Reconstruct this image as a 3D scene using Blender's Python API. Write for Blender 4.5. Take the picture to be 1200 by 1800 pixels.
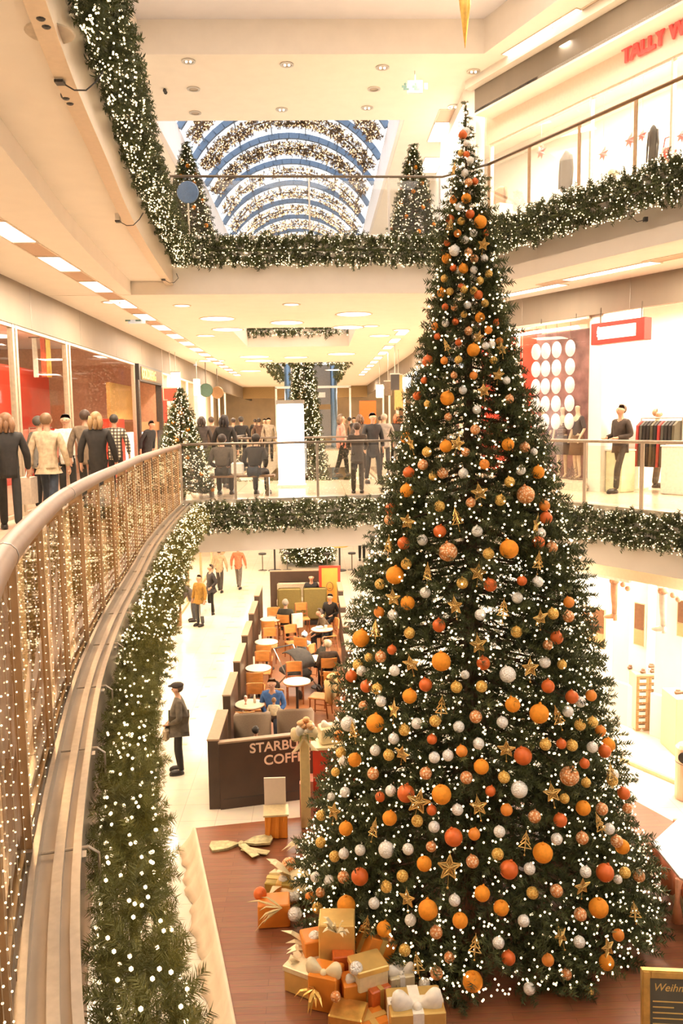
import bpy, math, random
import numpy as np
from mathutils import Matrix, Vector
random.seed(7); RNG = np.random.default_rng(11)
S = bpy.context.scene; COL = S.collection; PI = math.pi
for o in list(bpy.data.objects): bpy.data.objects.remove(o)

EXPO = 0.63; SKY = 2.2; BULB_ES = 2.2
# ------------------------------------------------------------- camera
EYE = Vector((0, 0, 6.6)); FPX = 1450.0
PITCH, YAW, ROLL = 0.10965634600059015, 0.02851655679415613, -0.015
CAMR = Matrix.Rotation(-YAW, 3, 'Z') @ Matrix.Rotation(PI/2-PITCH, 3, 'X') @ Matrix.Rotation(ROLL, 3, 'Z')
cd = bpy.data.cameras.new('camera'); cam = bpy.data.objects.new('camera', cd); COL.objects.link(cam)
cd.sensor_fit = 'VERTICAL'; cd.sensor_height = 36.0; cd.lens = 36.0*FPX/1800.0; cd.clip_start = .05; cd.clip_end = 400
cam.matrix_world = Matrix.Translation(EYE) @ CAMR.to_4x4(); S.camera = cam

# ------------------------------------------------------------- exposure, world, lights
S.view_settings.view_transform = 'Standard'; S.view_settings.look = 'None'
S.view_settings.exposure = EXPO; S.view_settings.gamma = 1.0; S.view_settings.use_curve_mapping = False
cy = S.cycles
cy.max_bounces = 8; cy.diffuse_bounces = 4; cy.glossy_bounces = 3; cy.transmission_bounces = 4
cy.transparent_max_bounces = 16; cy.sample_clamp_indirect = 4.0; cy.caustics_reflective = False; cy.caustics_refractive = False
cy.use_denoising = True
W = bpy.data.worlds.new('sky'); S.world = W; W.use_nodes = True
nt = W.node_tree; nt.nodes.clear()
wo = nt.nodes.new('ShaderNodeOutputWorld'); bg = nt.nodes.new('ShaderNodeBackground'); cr = nt.nodes.new('ShaderNodeValToRGB')
nz = nt.nodes.new('ShaderNodeTexNoise'); tc = nt.nodes.new('ShaderNodeTexCoord')
nz.inputs['Scale'].default_value = 3.0; nz.inputs['Detail'].default_value = 4
cr.color_ramp.elements[0].position = .36; cr.color_ramp.elements[0].color = (.62, .80, 1.0, 1)
cr.color_ramp.elements[1].position = .50; cr.color_ramp.elements[1].color = (1, 1, 1, 1)
nt.links.new(tc.outputs['Generated'], nz.inputs['Vector']); nt.links.new(nz.outputs['Fac'], cr.inputs['Fac'])
nt.links.new(cr.outputs['Color'], bg.inputs['Color']); bg.inputs['Strength'].default_value = SKY
nt.links.new(bg.outputs[0], wo.inputs['Surface'])

def area(name, loc, sx, sy, power, color, rot=(0, 0, 0)):
    l = bpy.data.lights.new(name, 'AREA'); l.shape = 'RECTANGLE'; l.size = sx; l.size_y = sy
    l.energy = power; l.color = color
    o = bpy.data.objects.new(name, l); COL.objects.link(o); o.location = loc; o.rotation_euler = rot
    return o
WARM = (1.0, .74, .47); WARM2 = (1.0, .79, .585); DAY = (.95, .95, 1.0)
def q_l(d, s, z): return (.8713*d+.4907*s, .4907*d-.8713*s, z)
# daylight under the raised field and the vault
area('daylight_hall', (1.0, 9.0, 14.9), 7, 14, 420, (1.0,.87,.74))
# first floor: left gallery ceiling fixtures, corridor discs, right gallery
for y in (3, 7.5, 11.1, 14.0, 17.5, 24, 31, 40): area('lamp_left_gallery', (-3.9, y, 9.0), .4, 2.0, 150, WARM2)
for x, y in ((-1.8,20.2),(.9,20.0),(-.6,24.8),(2.2,24),(-2.9,30),(2.4,30),(-.6,31),(2.4,40),(-3.4,38),(2.6,50),(-3.6,50),(0,57)): area('lamp_corridor', (x, y, 9.0), .9, .9, 90, WARM2)
for s in (-15.5,-12.5,-9.5,-6): area('lamp_right_gallery', q_l(12.2, s, 9.25), .5, 1.6, 75, WARM2)
# second floor
for x, y in ((-4.5,4),(-4.5,10),(-4.6,17),(-1.5,20.3),(1.8,20.3),(3.2,25),(3.2,32),(-4.9,28)): area('lamp_upper', (x, y, 14.25), 1, 1, 22, WARM2)
for s in (-15,-11,-7): area('lamp_upper_right', q_l(11.5, s, 14.25), .5, 1.6, 40, WARM2)
# ground floor
for x, y in ((-3.7,8),(-3.9,14),(-3.9,20),(-3.9,27),(-3.5,34),(-.8,19),(-.8,27),(1.6,21),(2.5,30),(2,40),(-2,46),(0,52),(0,60),(-3.4,42),(3,46)): area('lamp_ground', (x, y, 4.0), 1, 1, 85, WARM2)
for s in (-16,-12,-8): area('lamp_ground_right', q_l(11.6, s, 4.0), .5, 1.6, 80, WARM2)
# inside the shops
for y in (12, 17, 22): area('lamp_shop_left', (-7.6, y, 8.9), 1.5, 2, 65, WARM2)
for y in (29, 36, 44, 54): area('lamp_shop_left', (-6.4, y, 8.9), 1.5, 3, 300, WARM2)
for y in (24, 32, 42, 54): area('lamp_shop_right_far', (5.2, y, 8.9), 1.5, 3, 300, WARM2)
for s in (-16,-12,-8): area('lamp_shop_right', q_l(15.2, s, 9.1), 2, 2.5, 420, WARM2)
for s in (-17,-13,-9): area('lamp_shop_second', q_l(14.2, s, 14.0), 2, 2.5, 520, (1,.90,.76))
for s in (-17,-13,-9): area('lamp_shop_ground', q_l(14.4, s, 3.9), 2, 2.5, 330, (1,.90,.76))
for y in (20, 28, 36): area('lamp_shop_ground_left', (-6.5, y, 3.9), 1.5, 3, 300, WARM2)


# ------------------------------------------------------------- plan helpers
def ray(px, py): return CAMR @ Vector(((px-600)/FPX, -(py-900)/FPX, -1))
def spot(px, py, z):
    d = ray(px, py); return EYE + d*((z-EYE.z)/d.z)
def spot_y(px, py, y):
    d = ray(px, py); return EYE + d*((y-EYE.y)/d.y)
def spot_n(px, py, p, n):
    d = ray(px, py); p = Vector(p); n = Vector(n)
    return EYE + d*((p-EYE).dot(n)/d.dot(n))

# ------------------------------------------------------------- materials
MATS = {}
def mat(name, col, rough=.5, metal=0.0, var=.10, scale=18.0, bump=0.0, emit=None, es=0.0, coat=0.0, stretch=None):
    if name in MATS: return MATS[name]
    m = bpy.data.materials.new(name); m.use_nodes = True; t = m.node_tree
    b = t.nodes['Principled BSDF']; b.inputs['Roughness'].default_value = rough; b.inputs['Metallic'].default_value = metal
    b.inputs['Coat Weight'].default_value = coat
    c = t.nodes.new('ShaderNodeTexCoord'); n = t.nodes.new('ShaderNodeTexNoise'); n.inputs['Scale'].default_value = scale
    n.inputs['Detail'].default_value = 3
    if stretch:
        mp = t.nodes.new('ShaderNodeMapping'); mp.inputs['Scale'].default_value = stretch
        t.links.new(c.outputs['Object'], mp.inputs['Vector']); t.links.new(mp.outputs['Vector'], n.inputs['Vector'])
    else: t.links.new(c.outputs['Object'], n.inputs['Vector'])
    r = t.nodes.new('ShaderNodeValToRGB'); e = r.color_ramp.elements
    e[0].position = .3; e[1].position = .7
    e[0].color = tuple(max(0, x*(1-var)) for x in col)+(1,); e[1].color = tuple(min(1, x*(1+var)) for x in col)+(1,)
    t.links.new(n.outputs['Fac'], r.inputs['Fac']); t.links.new(r.outputs['Color'], b.inputs['Base Color'])
    if bump:
        bp = t.nodes.new('ShaderNodeBump'); bp.inputs['Strength'].default_value = bump; bp.inputs['Distance'].default_value = .02
        t.links.new(n.outputs['Fac'], bp.inputs['Height']); t.links.new(bp.outputs['Normal'], b.inputs['Normal'])
    if emit:
        b.inputs['Emission Color'].default_value = tuple(emit)+(1,); b.inputs['Emission Strength'].default_value = es
        m.cycles.emission_sampling = 'NONE'
    MATS[name] = m; return m
def glass(name, tint, gloss=.12, rough=.02, k=.35):
    m = bpy.data.materials.new(name); m.use_nodes = True; t = m.node_tree; t.nodes.clear()
    out = t.nodes.new('ShaderNodeOutputMaterial'); tr = t.nodes.new('ShaderNodeBsdfTransparent'); gl = t.nodes.new('ShaderNodeBsdfGlossy')
    mx = t.nodes.new('ShaderNodeMixShader'); lw = t.nodes.new('ShaderNodeLayerWeight'); mt = t.nodes.new('ShaderNodeMath')
    mt.operation = 'MULTIPLY_ADD'; mt.inputs[1].default_value = k; mt.inputs[2].default_value = gloss*.5; lw.inputs['Blend'].default_value = .25
    tr.inputs['Color'].default_value = tuple(tint)+(1,); gl.inputs['Roughness'].default_value = rough
    t.links.new(lw.outputs['Fresnel'], mt.inputs[0]); t.links.new(mt.outputs[0], mx.inputs['Fac'])
    t.links.new(tr.outputs[0], mx.inputs[1]); t.links.new(gl.outputs[0], mx.inputs[2]); t.links.new(mx.outputs[0], out.inputs['Surface'])
    MATS[name] = m; return m
def tiles(name, c1, c2, joint, sx, sy, rough=.25, mortar=.008, wood=False):
    m = bpy.data.materials.new(name); m.use_nodes = True; t = m.node_tree; b = t.nodes['Principled BSDF']
    c = t.nodes.new('ShaderNodeTexCoord'); br = t.nodes.new('ShaderNodeTexBrick'); br.offset = .5 if wood else 0.0
    br.inputs['Color1'].default_value = c1+(1,); br.inputs['Color2'].default_value = c2+(1,); br.inputs['Mortar'].default_value = joint+(1,)
    br.inputs['Scale'].default_value = 1; br.inputs['Mortar Size'].default_value = mortar
    br.inputs['Brick Width'].default_value = sx; br.inputs['Row Height'].default_value = sy
    n = t.nodes.new('ShaderNodeTexNoise'); n.inputs['Scale'].default_value = 6
    mp = t.nodes.new('ShaderNodeMapping'); mp.inputs['Scale'].default_value = (1, 9, 1) if wood else (1, 1, 1)
    mx = t.nodes.new('ShaderNodeMixRGB'); mx.blend_type = 'MULTIPLY'; mx.inputs['Fac'].default_value = .5 if wood else .12
    t.links.new(c.outputs['Object'], br.inputs['Vector']); t.links.new(c.outputs['Object'], mp.inputs['Vector'])
    t.links.new(mp.outputs['Vector'], n.inputs['Vector'])
    t.links.new(br.outputs['Color'], mx.inputs['Color1']); t.links.new(n.outputs['Color'], mx.inputs['Color2'])
    t.links.new(mx.outputs['Color'], b.inputs['Base Color']); b.inputs['Roughness'].default_value = rough
    MATS[name] = m; return m

# ------------------------------------------------------------- mesh builder
ROOTM = {}
class MB:
    def __init__(s): s.v = []; s.f = []
    def add(s, vs, fs):
        k = len(s.v); s.v += [tuple(p) for p in vs]; s.f += [tuple(i+k for i in f) for f in fs]; return s
    def bx(s, x0, x1, y0, y1, z0, z1):
        return s.add([(x0,y0,z0),(x1,y0,z0),(x1,y1,z0),(x0,y1,z0),(x0,y0,z1),(x1,y0,z1),(x1,y1,z1),(x0,y1,z1)],
                     [(0,3,2,1),(4,5,6,7),(0,1,5,4),(1,2,6,5),(2,3,7,6),(3,0,4,7)])
    def box(s, c, d, rz=0, rx=0, ry=0):
        M = Matrix.Translation(c) @ Matrix.Rotation(rz,4,'Z') @ Matrix.Rotation(ry,4,'Y') @ Matrix.Rotation(rx,4,'X')
        k = len(s.v); s.bx(-d[0]/2,d[0]/2,-d[1]/2,d[1]/2,-d[2]/2,d[2]/2)
        s.v[k:] = [tuple(M @ Vector(p)) for p in s.v[k:]]; return s
    def rbox(s, c, d, r=.02, rz=0, rx=0, ry=0):      # box with chamfered edges
        M = Matrix.Translation(c) @ Matrix.Rotation(rz,4,'Z') @ Matrix.Rotation(ry,4,'Y') @ Matrix.Rotation(rx,4,'X')
        hx, hy, hz = d[0]/2, d[1]/2, d[2]/2; r = min(r, hx*.9, hy*.9, hz*.9); rings = []
        for z, q in ((-hz, r), (-hz+r, 0), (hz-r, 0), (hz, r)):
            a, b = hx-q, hy-q
            rings.append([(-a+r,-b,z),(a-r,-b,z),(a,-b+r,z),(a,b-r,z),(a-r,b,z),(-a+r,b,z),(-a,b-r,z),(-a,-b+r,z)])
        vs = [M @ Vector(p) for g in rings for p in g]; fs = [tuple(range(7,-1,-1)), tuple(range(24,32))]
        for i in range(3):
            for j in range(8): fs.append((i*8+j, i*8+(j+1)%8, i*8+8+(j+1)%8, i*8+8+j))
        return s.add(vs, fs)
    def tube(s, pts, r, n=8, cap=True):
        pts = [Vector(p) for p in pts]; rr = r if isinstance(r, (list, tuple)) else [r]*len(pts); k = len(s.v)
        up = None
        for i, p in enumerate(pts):
            d = (pts[min(i+1, len(pts)-1)]-pts[max(i-1, 0)]).normalized()
            if up is None: up = Vector((0,0,1)) if abs(d.z) < .9 else Vector((1,0,0))
            a = d.cross(up).normalized(); b = a.cross(d).normalized(); up = b
            for j in range(n):
                q = 2*PI*j/n; s.v.append(tuple(p+(a*math.cos(q)+b*math.sin(q))*rr[i]))
        for i in range(len(pts)-1):
            for j in range(n): s.f.append((k+i*n+j, k+i*n+(j+1)%n, k+(i+1)*n+(j+1)%n, k+(i+1)*n+j))
        if cap: s.f.append(tuple(k+j for j in range(n-1,-1,-1))); s.f.append(tuple(k+(len(pts)-1)*n+j for j in range(n)))
        return s
    def lathe(s, prof, c=(0,0,0), n=16, sx=1, sy=1):
        k = len(s.v)
        for r, z in prof:
            for j in range(n):
                q = 2*PI*j/n; s.v.append((c[0]+r*sx*math.cos(q), c[1]+r*sy*math.sin(q), c[2]+z))
        m = len(prof)
        for i in range(m-1):
            for j in range(n): s.f.append((k+i*n+j, k+i*n+(j+1)%n, k+(i+1)*n+(j+1)%n, k+(i+1)*n+j))
        s.f.append(tuple(k+j for j in range(n-1,-1,-1))); s.f.append(tuple(k+(m-1)*n+j for j in range(n)))
        return s
    def ball(s, c, r, n=12, m=8, sz=1.0, sx=1.0, sy=1.0):
        return s.lathe([(max(1e-4, r*math.sin(PI*i/m)), -r*sz*math.cos(PI*i/m)) for i in range(m+1)], c, n, sx, sy)
    def prism(s, poly, z0, z1):
        n = len(poly); k = len(s.v)
        s.v += [(x,y,z0) for x,y in poly]+[(x,y,z1) for x,y in poly]
        s.f.append(tuple(k+i for i in range(n-1,-1,-1))); s.f.append(tuple(k+n+i for i in range(n)))
        for i in range(n): s.f.append((k+i, k+(i+1)%n, k+n+(i+1)%n, k+n+i))
        return s
    def strip(s, path, prof, closed=False):          # sweep a profile [(offset, z)] along a plan polyline [(x,y)]; offset to the right of travel
        n = len(path); m = len(prof); k = len(s.v)
        for i, (x, y) in enumerate(path):
            x0, y0 = path[max(i-1,0)]; x1, y1 = path[min(i+1,n-1)]; dx, dy = x1-x0, y1-y0; L = math.hypot(dx,dy) or 1
            nx, ny = dy/L, -dx/L
            for o, z in prof: s.v.append((x+nx*o, y+ny*o, z))
        for i in range(n-1):
            for j in range(m-1 if not closed else m):
                j2 = (j+1) % m; s.f.append((k+i*m+j, k+(i+1)*m+j, k+(i+1)*m+j2, k+i*m+j2))
        if closed: s.f.append(tuple(k+j for j in range(m))); s.f.append(tuple(k+(n-1)*m+j for j in range(m-1,-1,-1)))
        return s
    def xf(s, M, k=0):
        s.v[k:] = [tuple(M @ Vector(p)) for p in s.v[k:]]; return s
    def build(s, name, m, parent=None, smooth=False, world=False, bevel=0, sub=0):
        me = bpy.data.meshes.new(name); vs = s.v
        if world and parent is not None:
            I = ROOTM[parent.name].inverted(); vs = [tuple(I @ Vector(p)) for p in vs]
        me.from_pydata(vs, [], s.f); me.validate()
        if smooth: me.polygons.foreach_set('use_smooth', [True]*len(me.polygons))
        me.materials.append(m); o = bpy.data.objects.new(name, me); COL.objects.link(o)
        if parent is not None: o.parent = parent; ROOTM[o.name] = ROOTM[parent.name].copy()
        else: ROOTM[o.name] = Matrix()
        if bevel:
            b = o.modifiers.new('b', 'BEVEL'); b.width = bevel; b.segments = 2; b.limit_method = 'ANGLE'
        if sub:
            b = o.modifiers.new('s', 'SUBSURF'); b.levels = sub; b.render_levels = sub
        return o
def tag(o, label=None, cat=None, group=None, kind=None):
    if label: o['label'] = label
    if cat: o['category'] = cat
    if group: o['group'] = group
    if kind: o['kind'] = kind
    return o
def thing(name, label, cat, loc=(0,0,0), rz=0, group=None):
    o = bpy.data.objects.new(name, None); COL.objects.link(o); o.location = loc; o.rotation_euler = (0,0,rz); o.empty_display_size = .1
    ROOTM[o.name] = Matrix.Translation(loc) @ Matrix.Rotation(rz,4,'Z')
    return tag(o, label, cat, group)
def struct(name, mb, m, smooth=False, parent=None):
    o = mb.build(name, m, parent, smooth=smooth); o['kind'] = 'structure'; return o
def dup(root, loc, rz=0, label=None, group=None, scale=None):
    def cp(o, p):
        c = o.copy(); COL.objects.link(c)
        if p is not None: c.parent = p
        for ch in o.children: cp(ch, c)
        return c
    r = cp(root, None); r.location = loc; r.rotation_euler = (0,0,rz)
    if scale: r.scale = (scale,)*3
    if label: r['label'] = label
    if group: r['group'] = group
    ROOTM[r.name] = Matrix.Translation(loc) @ Matrix.Rotation(rz,4,'Z'); return r
def words(name, text, size, m, parent, M, ext=.01, align='LEFT', sx=1.0, bold=0.0, shear=0.0):  # lettering as a mesh, standing on M's x axis
    c = bpy.data.curves.new(name, 'FONT'); c.body = text; c.size = size; c.extrude = ext; c.align_x = align; c.offset = bold; c.shear = shear
    t = bpy.data.objects.new(name, c); COL.objects.link(t); dg = bpy.context.evaluated_depsgraph_get()
    me = bpy.data.meshes.new_from_object(t.evaluated_get(dg)); bpy.data.objects.remove(t)
    I = ROOTM[parent.name].inverted() if parent is not None else Matrix()
    me.transform(I @ M @ Matrix.Diagonal((sx,1,1,1))); me.materials.clear(); me.materials.append(m)
    o = bpy.data.objects.new(name, me); COL.objects.link(o)
    if parent is not None: o.parent = parent
    ROOTM[o.name] = ROOTM[parent.name].copy() if parent is not None else Matrix()
    return o
def facing(p, xdir, up=(0,0,1)):   # matrix whose x runs along xdir, y up, z out
    x = Vector(xdir).normalized(); u = Vector(up).normalized(); z = x.cross(u)
    return Matrix(((x.x,u.x,z.x,p[0]),(x.y,u.y,z.y,p[1]),(x.z,u.z,z.z,p[2]),(0,0,0,1)))
def raw(name, V, F, m, parent=None, world=True):    # fast mesh from numpy arrays: V (n,3), F (k,3 or 4)
    V = np.asarray(V, dtype=np.float32)
    if parent is not None and world:
        I = np.array(ROOTM[parent.name].inverted()); V = V @ I[:3,:3].T + I[:3,3]
    me = bpy.data.meshes.new(name); n = F.shape[1]
    me.vertices.add(len(V)); me.vertices.foreach_set('co', V.astype(np.float32).ravel())
    me.loops.add(F.size); me.loops.foreach_set('vertex_index', F.astype(np.int32).ravel())
    me.polygons.add(len(F)); me.polygons.foreach_set('loop_start', np.arange(0, F.size, n, dtype=np.int32))
    me.update(calc_edges=True); me.materials.append(m)
    o = bpy.data.objects.new(name, me); COL.objects.link(o)
    if parent is not None: o.parent = parent; ROOTM[o.name] = ROOTM[parent.name].copy()
    else: ROOTM[o.name] = Matrix()
    return o

# ============================================================= STRUCTURE
PLASTER = mat('warm_plaster', (.91,.84,.755), .6, var=.02, scale=3)
PLASTER2 = mat('white_plaster', (.86,.83,.79), .6, var=.02, scale=3)
LAVENDER = mat('skylight_plaster', (.84,.80,.80), .6, var=.02, scale=3)
SHOPWHITE = mat('shop_white', (.90,.86,.80), .55, var=.02, scale=4)
BULK = mat('bulkhead_metal', (.22,.18,.135), .62, .25, var=.05, scale=2.5, stretch=(1,1,.2))
STEEL = mat('brushed_steel', (.62,.58,.52), .30, .9, var=.08, scale=30, stretch=(1,1,12))
DARKSTEEL = mat('dark_steel', (.20,.17,.14), .35, .8, var=.1)
BRONZE = mat('bronze_plate', (.46,.30,.16), .36, .6, var=.12, scale=12)
TILE = tiles('beige_tile', (.86,.77,.62), (.82,.72,.57), (.60,.50,.38), .6, .6, .18, .004)
TILE1 = tiles('beige_gallery_tile', (.74,.62,.47), (.70,.58,.43), (.5,.4,.3), .6, .6, .16, .004)
GLASS = glass('clear_glass', (.97,.96,.93), .10)
GLASSB = glass('bronze_glass', (.88,.76,.60), .16)
GLASSS = glass('shop_glass', (.98,.97,.95), .02, k=.05)
RED = mat('red_lacquer', (.62,.05,.025), .35, var=.06, scale=4)

EC = [(-.32,.5),(-.62,1.4),(-.84,2.0),(-1.07,2.78),(-1.30,3.78),(-1.55,4.96),(-1.72,6.06),(-1.85,7.0),(-2.07,8.96),(-2.27,10.5),(-2.46,12.7),(-2.58,14.5),(-2.68,16.2)]
def resample(pts, n):
    P = np.array(pts, float)
    for _ in range(3):                                   # Chaikin rounding with fixed ends
        Q = np.empty((2*len(P)-2, 2)); Q[0::2] = .75*P[:-1]+.25*P[1:]; Q[1::2] = .25*P[:-1]+.75*P[1:]
        P = np.vstack([P[:1], Q, P[-1:]])
    d = np.r_[0, np.cumsum(np.hypot(*np.diff(P, axis=0).T))]; t = np.linspace(0, d[-1], n)
    return [(float(np.interp(u, d, P[:,0])), float(np.interp(u, d, P[:,1]))) for u in t]
CURVE = resample(EC, 49)
def offset(path, o):
    out = []
    for i, (x, y) in enumerate(path):
        x0, y0 = path[max(i-1,0)]; x1, y1 = path[min(i+1,len(path)-1)]; L = math.hypot(x1-x0, y1-y0)
        out.append((x+(y1-y0)/L*o, y-(x1-x0)/L*o))
    return out
FAR1 = [(-2.68,16.2),(1.54,16.9),(2.9,17.0),(4.25,15.18),(5.69,12.62),(8.2,8.2)]
FAR2 = [(-2.68,16.2),(2.5,16.35),(3.2,15.6),(5.1,11.75),(7.0,7.9)]

# ground floor
struct('floor', MB().bx(-14,16,-6,66,-.2,0), TILE)
def slab(name, z0, z1, m, far, edge=0.0, v=(22,46,-2.3,1.6), extra=(), leftm=True):
    b = MB(); cv = offset(CURVE, edge)
    b.prism([(-14,-6),(-.25,-6)]+cv+[(-14,16.2)], z0, z1)
    b.prism([(-14,16.2)]+[(cv[-1][0],16.2)]+far[1:]+[(16,far[-1][1]),(16,20.5),(-14,20.5)], z0, z1)
    y0, y1, xa, xb = v; yy = 20.5
    for (y0, y1, xa, xb) in (v,)+tuple(extra):
        if y0 > yy: b.bx(-14,16,yy,y0,z0,z1)
        b.bx(-14,xa,y0,y1,z0,z1); b.bx(xb,16,y0,y1,z0,z1); yy = y1
    b.bx(-14,16,yy,66,z0,z1)
    return struct(name, b, m)
slab('ceiling_ground', 4.05, 4.98, PLASTER, FAR1)
slab('floor_first', 4.98, 5.05, TILE1, FAR1)
slab('floor_second', 10.02, 10.10, TILE1, FAR2, v=(20.6,22,-2.2,1.1), extra=((22,27.5,-2.2,1.1),(35,52,-2.2,1.4)))
# first-floor ceiling: main field 9.05, raised strip along the curved edge, raised field on the shop side
b = MB(); inner = offset(CURVE, -.80)
b.prism([(-14,-6),(-1.05,-6)]+inner+[(-14,16.2)], 9.05, 10.02)
b.prism([(-14,16.2),(-2.68,16.2),(2.5,16.35),(3.0,15.75),(3.0,20.5),(-14,20.5)], 9.05, 10.02)
for (y0,y1,xa,xb) in ((20.5,22,3.0,3.0),(22,27.5,-2.2,1.1),(27.5,35,3.0,3.0),(35,52,-2.2,1.4)):
    b.bx(-14,xa,y0,y1,9.05,10.02)
    if xb < 2.9: b.bx(xb,3.57,y0,y1,9.05,10.02)
    else: b.bx(3.0,3.57,y0,y1,9.05,10.02)
b.bx(-14,3.57,52,66,9.05,10.02)
struct('ceiling_first', b, PLASTER)
b = MB(); cv = CURVE; n = len(cv)
b.prism(inner[::-1]+[(x,y) for x,y in offset(CURVE,-.02)], 9.30, 10.02)
struct('trim_1', b, PLASTER)
b = MB(); b.strip(CURVE, [(-.14,9.22),(.0,9.22),(.0,10.0),(-.14,10.0)], closed=True); struct('trim_2', b, mat('edge_metal', (.66,.55,.42), .4, .4, var=.04))
b = MB(); b.prism([(3.0,15.75),(3.2,15.6),(5.1,11.75),(7.0,7.9),(16,7.9),(16,35),(3.57,35),(3.57,20.5),(3.0,20.5)], 9.30, 10.02); struct('ceiling_right', b, PLASTER)
b = MB(); b.strip(FAR2[1:], [(-.0,9.05),(.0,10.0),(-.16,10.0),(-.16,9.05)], closed=True); struct('trim_3', b, PLASTER)
# metal lips at the slab edges that carry the garlands
b = MB(); b.strip(FAR1, [(.0,4.98),(.03,4.98),(.03,5.09),(-.12,5.09),(-.12,4.98)], closed=True); b.strip(FAR2, [(.0,10.02),(.03,10.02),(.03,10.14),(-.12,10.14),(-.12,10.02)], closed=True); struct('trim_4', b, STEEL)
# curved ledge outside the glass of the left gallery: channel, plate, outer lip
b = MB(); b.strip(CURVE, [(.05,4.9),(.05,5.0),(.19,5.0),(.19,4.45),(-.02,4.45)], closed=True); struct('trim_5', b, mat('ledge_plate', (.50,.41,.31), .38, .6, var=.08, scale=6))
b = MB(); b.strip(CURVE, [(.10,5.0),(.10,5.035),(.135,5.035),(.135,5.0)], closed=True); b.strip(CURVE, [(.165,5.0),(.165,5.03),(.195,5.03),(.195,5.0)], closed=True); struct('trim_6', b, STEEL)
b = MB(); b.strip(CURVE, [(-.06,4.95),(-.06,5.075),(-.03,5.075),(-.03,5.0),(.03,5.0),(.03,5.075),(.05,5.075),(.05,4.95)], closed=True); struct('trim_7', b, STEEL)

# top ceiling over the second-floor galleries, with the raised field over the hall
b = MB(); z = 14.3
b.bx(-14,4.9,18.35,22.2,z,z+.9); b.bx(-14,-3.6,-6,18.35,z,z+.9)
b.prism([(3.69,18.35),(4.61,16.11),(8.2,8.2),(16,8.2),(16,22.2),(4.9,22.2),(4.9,18.35)], z, z+.9)
b.bx(2.4,16,22.2,70,z,z+.5); b.bx(-14,-4.1,22.2,70,z,z+.5)
struct('ceiling_second', b, PLASTER)
struct('ceiling_raised', MB().bx(-4.2,9,-6,18.6,15.0,15.1), mat('cool_plaster', (.84,.82,.88), .6, var=.015, scale=3))
# the walls that close the building
struct('wall_back', MB().bx(-14,16,-6.2,-6,0,15.1), PLASTER)
struct('wall_far_left', MB().bx(-14.2,-14,-6,70,0,15.1), SHOPWHITE)
struct('wall_far_right', MB().bx(16,16.2,-6,70,0,15.1), SHOPWHITE)
struct('wall_end', MB().bx(-14,16,66,66.2,0,9.1), mat('end_wall', (.80,.66,.46), .6, var=.15, scale=.8))
struct('wall_side', MB().bx(8.4,16,7.6,7.8,0,15.1), PLASTER)
# barrel vault: upstands, blue steel arches, purlins, panes
AX, HW, RISE, ZS = -.83, 3.13, 1.74, 15.4
def arch(y, hw=HW, rise=RISE, z0=ZS, n=20):
    R = (hw*hw+rise*rise)/(2*rise); a0 = math.asin(min(1, hw/R)); zc = z0+rise-R
    return [Vector((AX+R*math.sin(-a0+2*a0*i/n), y, zc+R*math.cos(-a0+2*a0*i/n))) for i in range(n+1)]
for nm, x0, x1 in (('wall_skylight_left', -4.095, AX-HW), ('wall_skylight_right', AX+HW, 2.395)):
    struct(nm, MB().bx(x0,x1,22.2,70,14.3,15.42), LAVENDER)
struct('wall_skylight_front', MB().bx(-4.2,2.5,22.05,22.2,15.1,15.42), LAVENDER)
BLUE = mat('blue_steel', (.11,.16,.24), .45, .3, var=.08)
YA = [22.9+3.02*i for i in range(14)]
t = thing('skylight_vault', 'glazed barrel vault with blue steel arches over the upper gallery', 'skylight', (AX,22.9,ZS)); t['kind'] = 'structure'
for y in YA:
    b = MB(); P = arch(y); k = len(P)
    for i in range(k-1):
        d = (P[i+1]-P[i]); ang = -math.atan2(d.z, d.x)
        b.box((P[i]+P[i+1])/2, (d.length*1.04, .14, .20), ry=ang)
    b.build('arch', BLUE, t, world=True)
for q in (1, 3, 5, 7, 9, 11):
    P0 = arch(22.4, n=12)[q]; b = MB(); b.box((P0.x, 42, P0.z+.1), (.04, 40, .09)); b.build('purlin', mat('grey_steel', (.28,.32,.38), .5, .3), t, world=True)
b = MB()
for i in range(len(YA)-1):
    A, B = arch(YA[i], z0=ZS+.16), arch(YA[i+1], z0=ZS+.16)
    for j in range(20): b.add([A[j],A[j+1],B[j+1],B[j]], [(0,1,2,3)])
b.build('pane', glass('sky_glass', (.97,.98,1.0), .02), t, world=True)

# ------------------------------------------------ first floor, left shops
XL = -5.06
b = MB(); b.bx(XL-.15,XL,-6,66,8.31,9.05); struct('wall_left', b, BULK)
b = MB()
for y in (6,9.2,12.4,15.2,18.3,21.5,24.6,27.7,31,34.3,37.6,41,44.2): b.bx(XL-.02,XL+.003,y-.006,y+.006,8.31,9.05)
struct('trim_8', b, DARKSTEEL)
# right shops of the far corridor
XR = 3.57
b = MB(); b.bx(XR,XR+.15,19.6,66,8.45,9.30); struct('wall_right', b, BULK)
b = MB()
for y in (23,26,29,32,35,38.5,42,46): b.bx(XR-.003,XR+.02,y-.006,y+.006,8.45,9.30)
struct('trim_9', b, DARKSTEEL)
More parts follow.
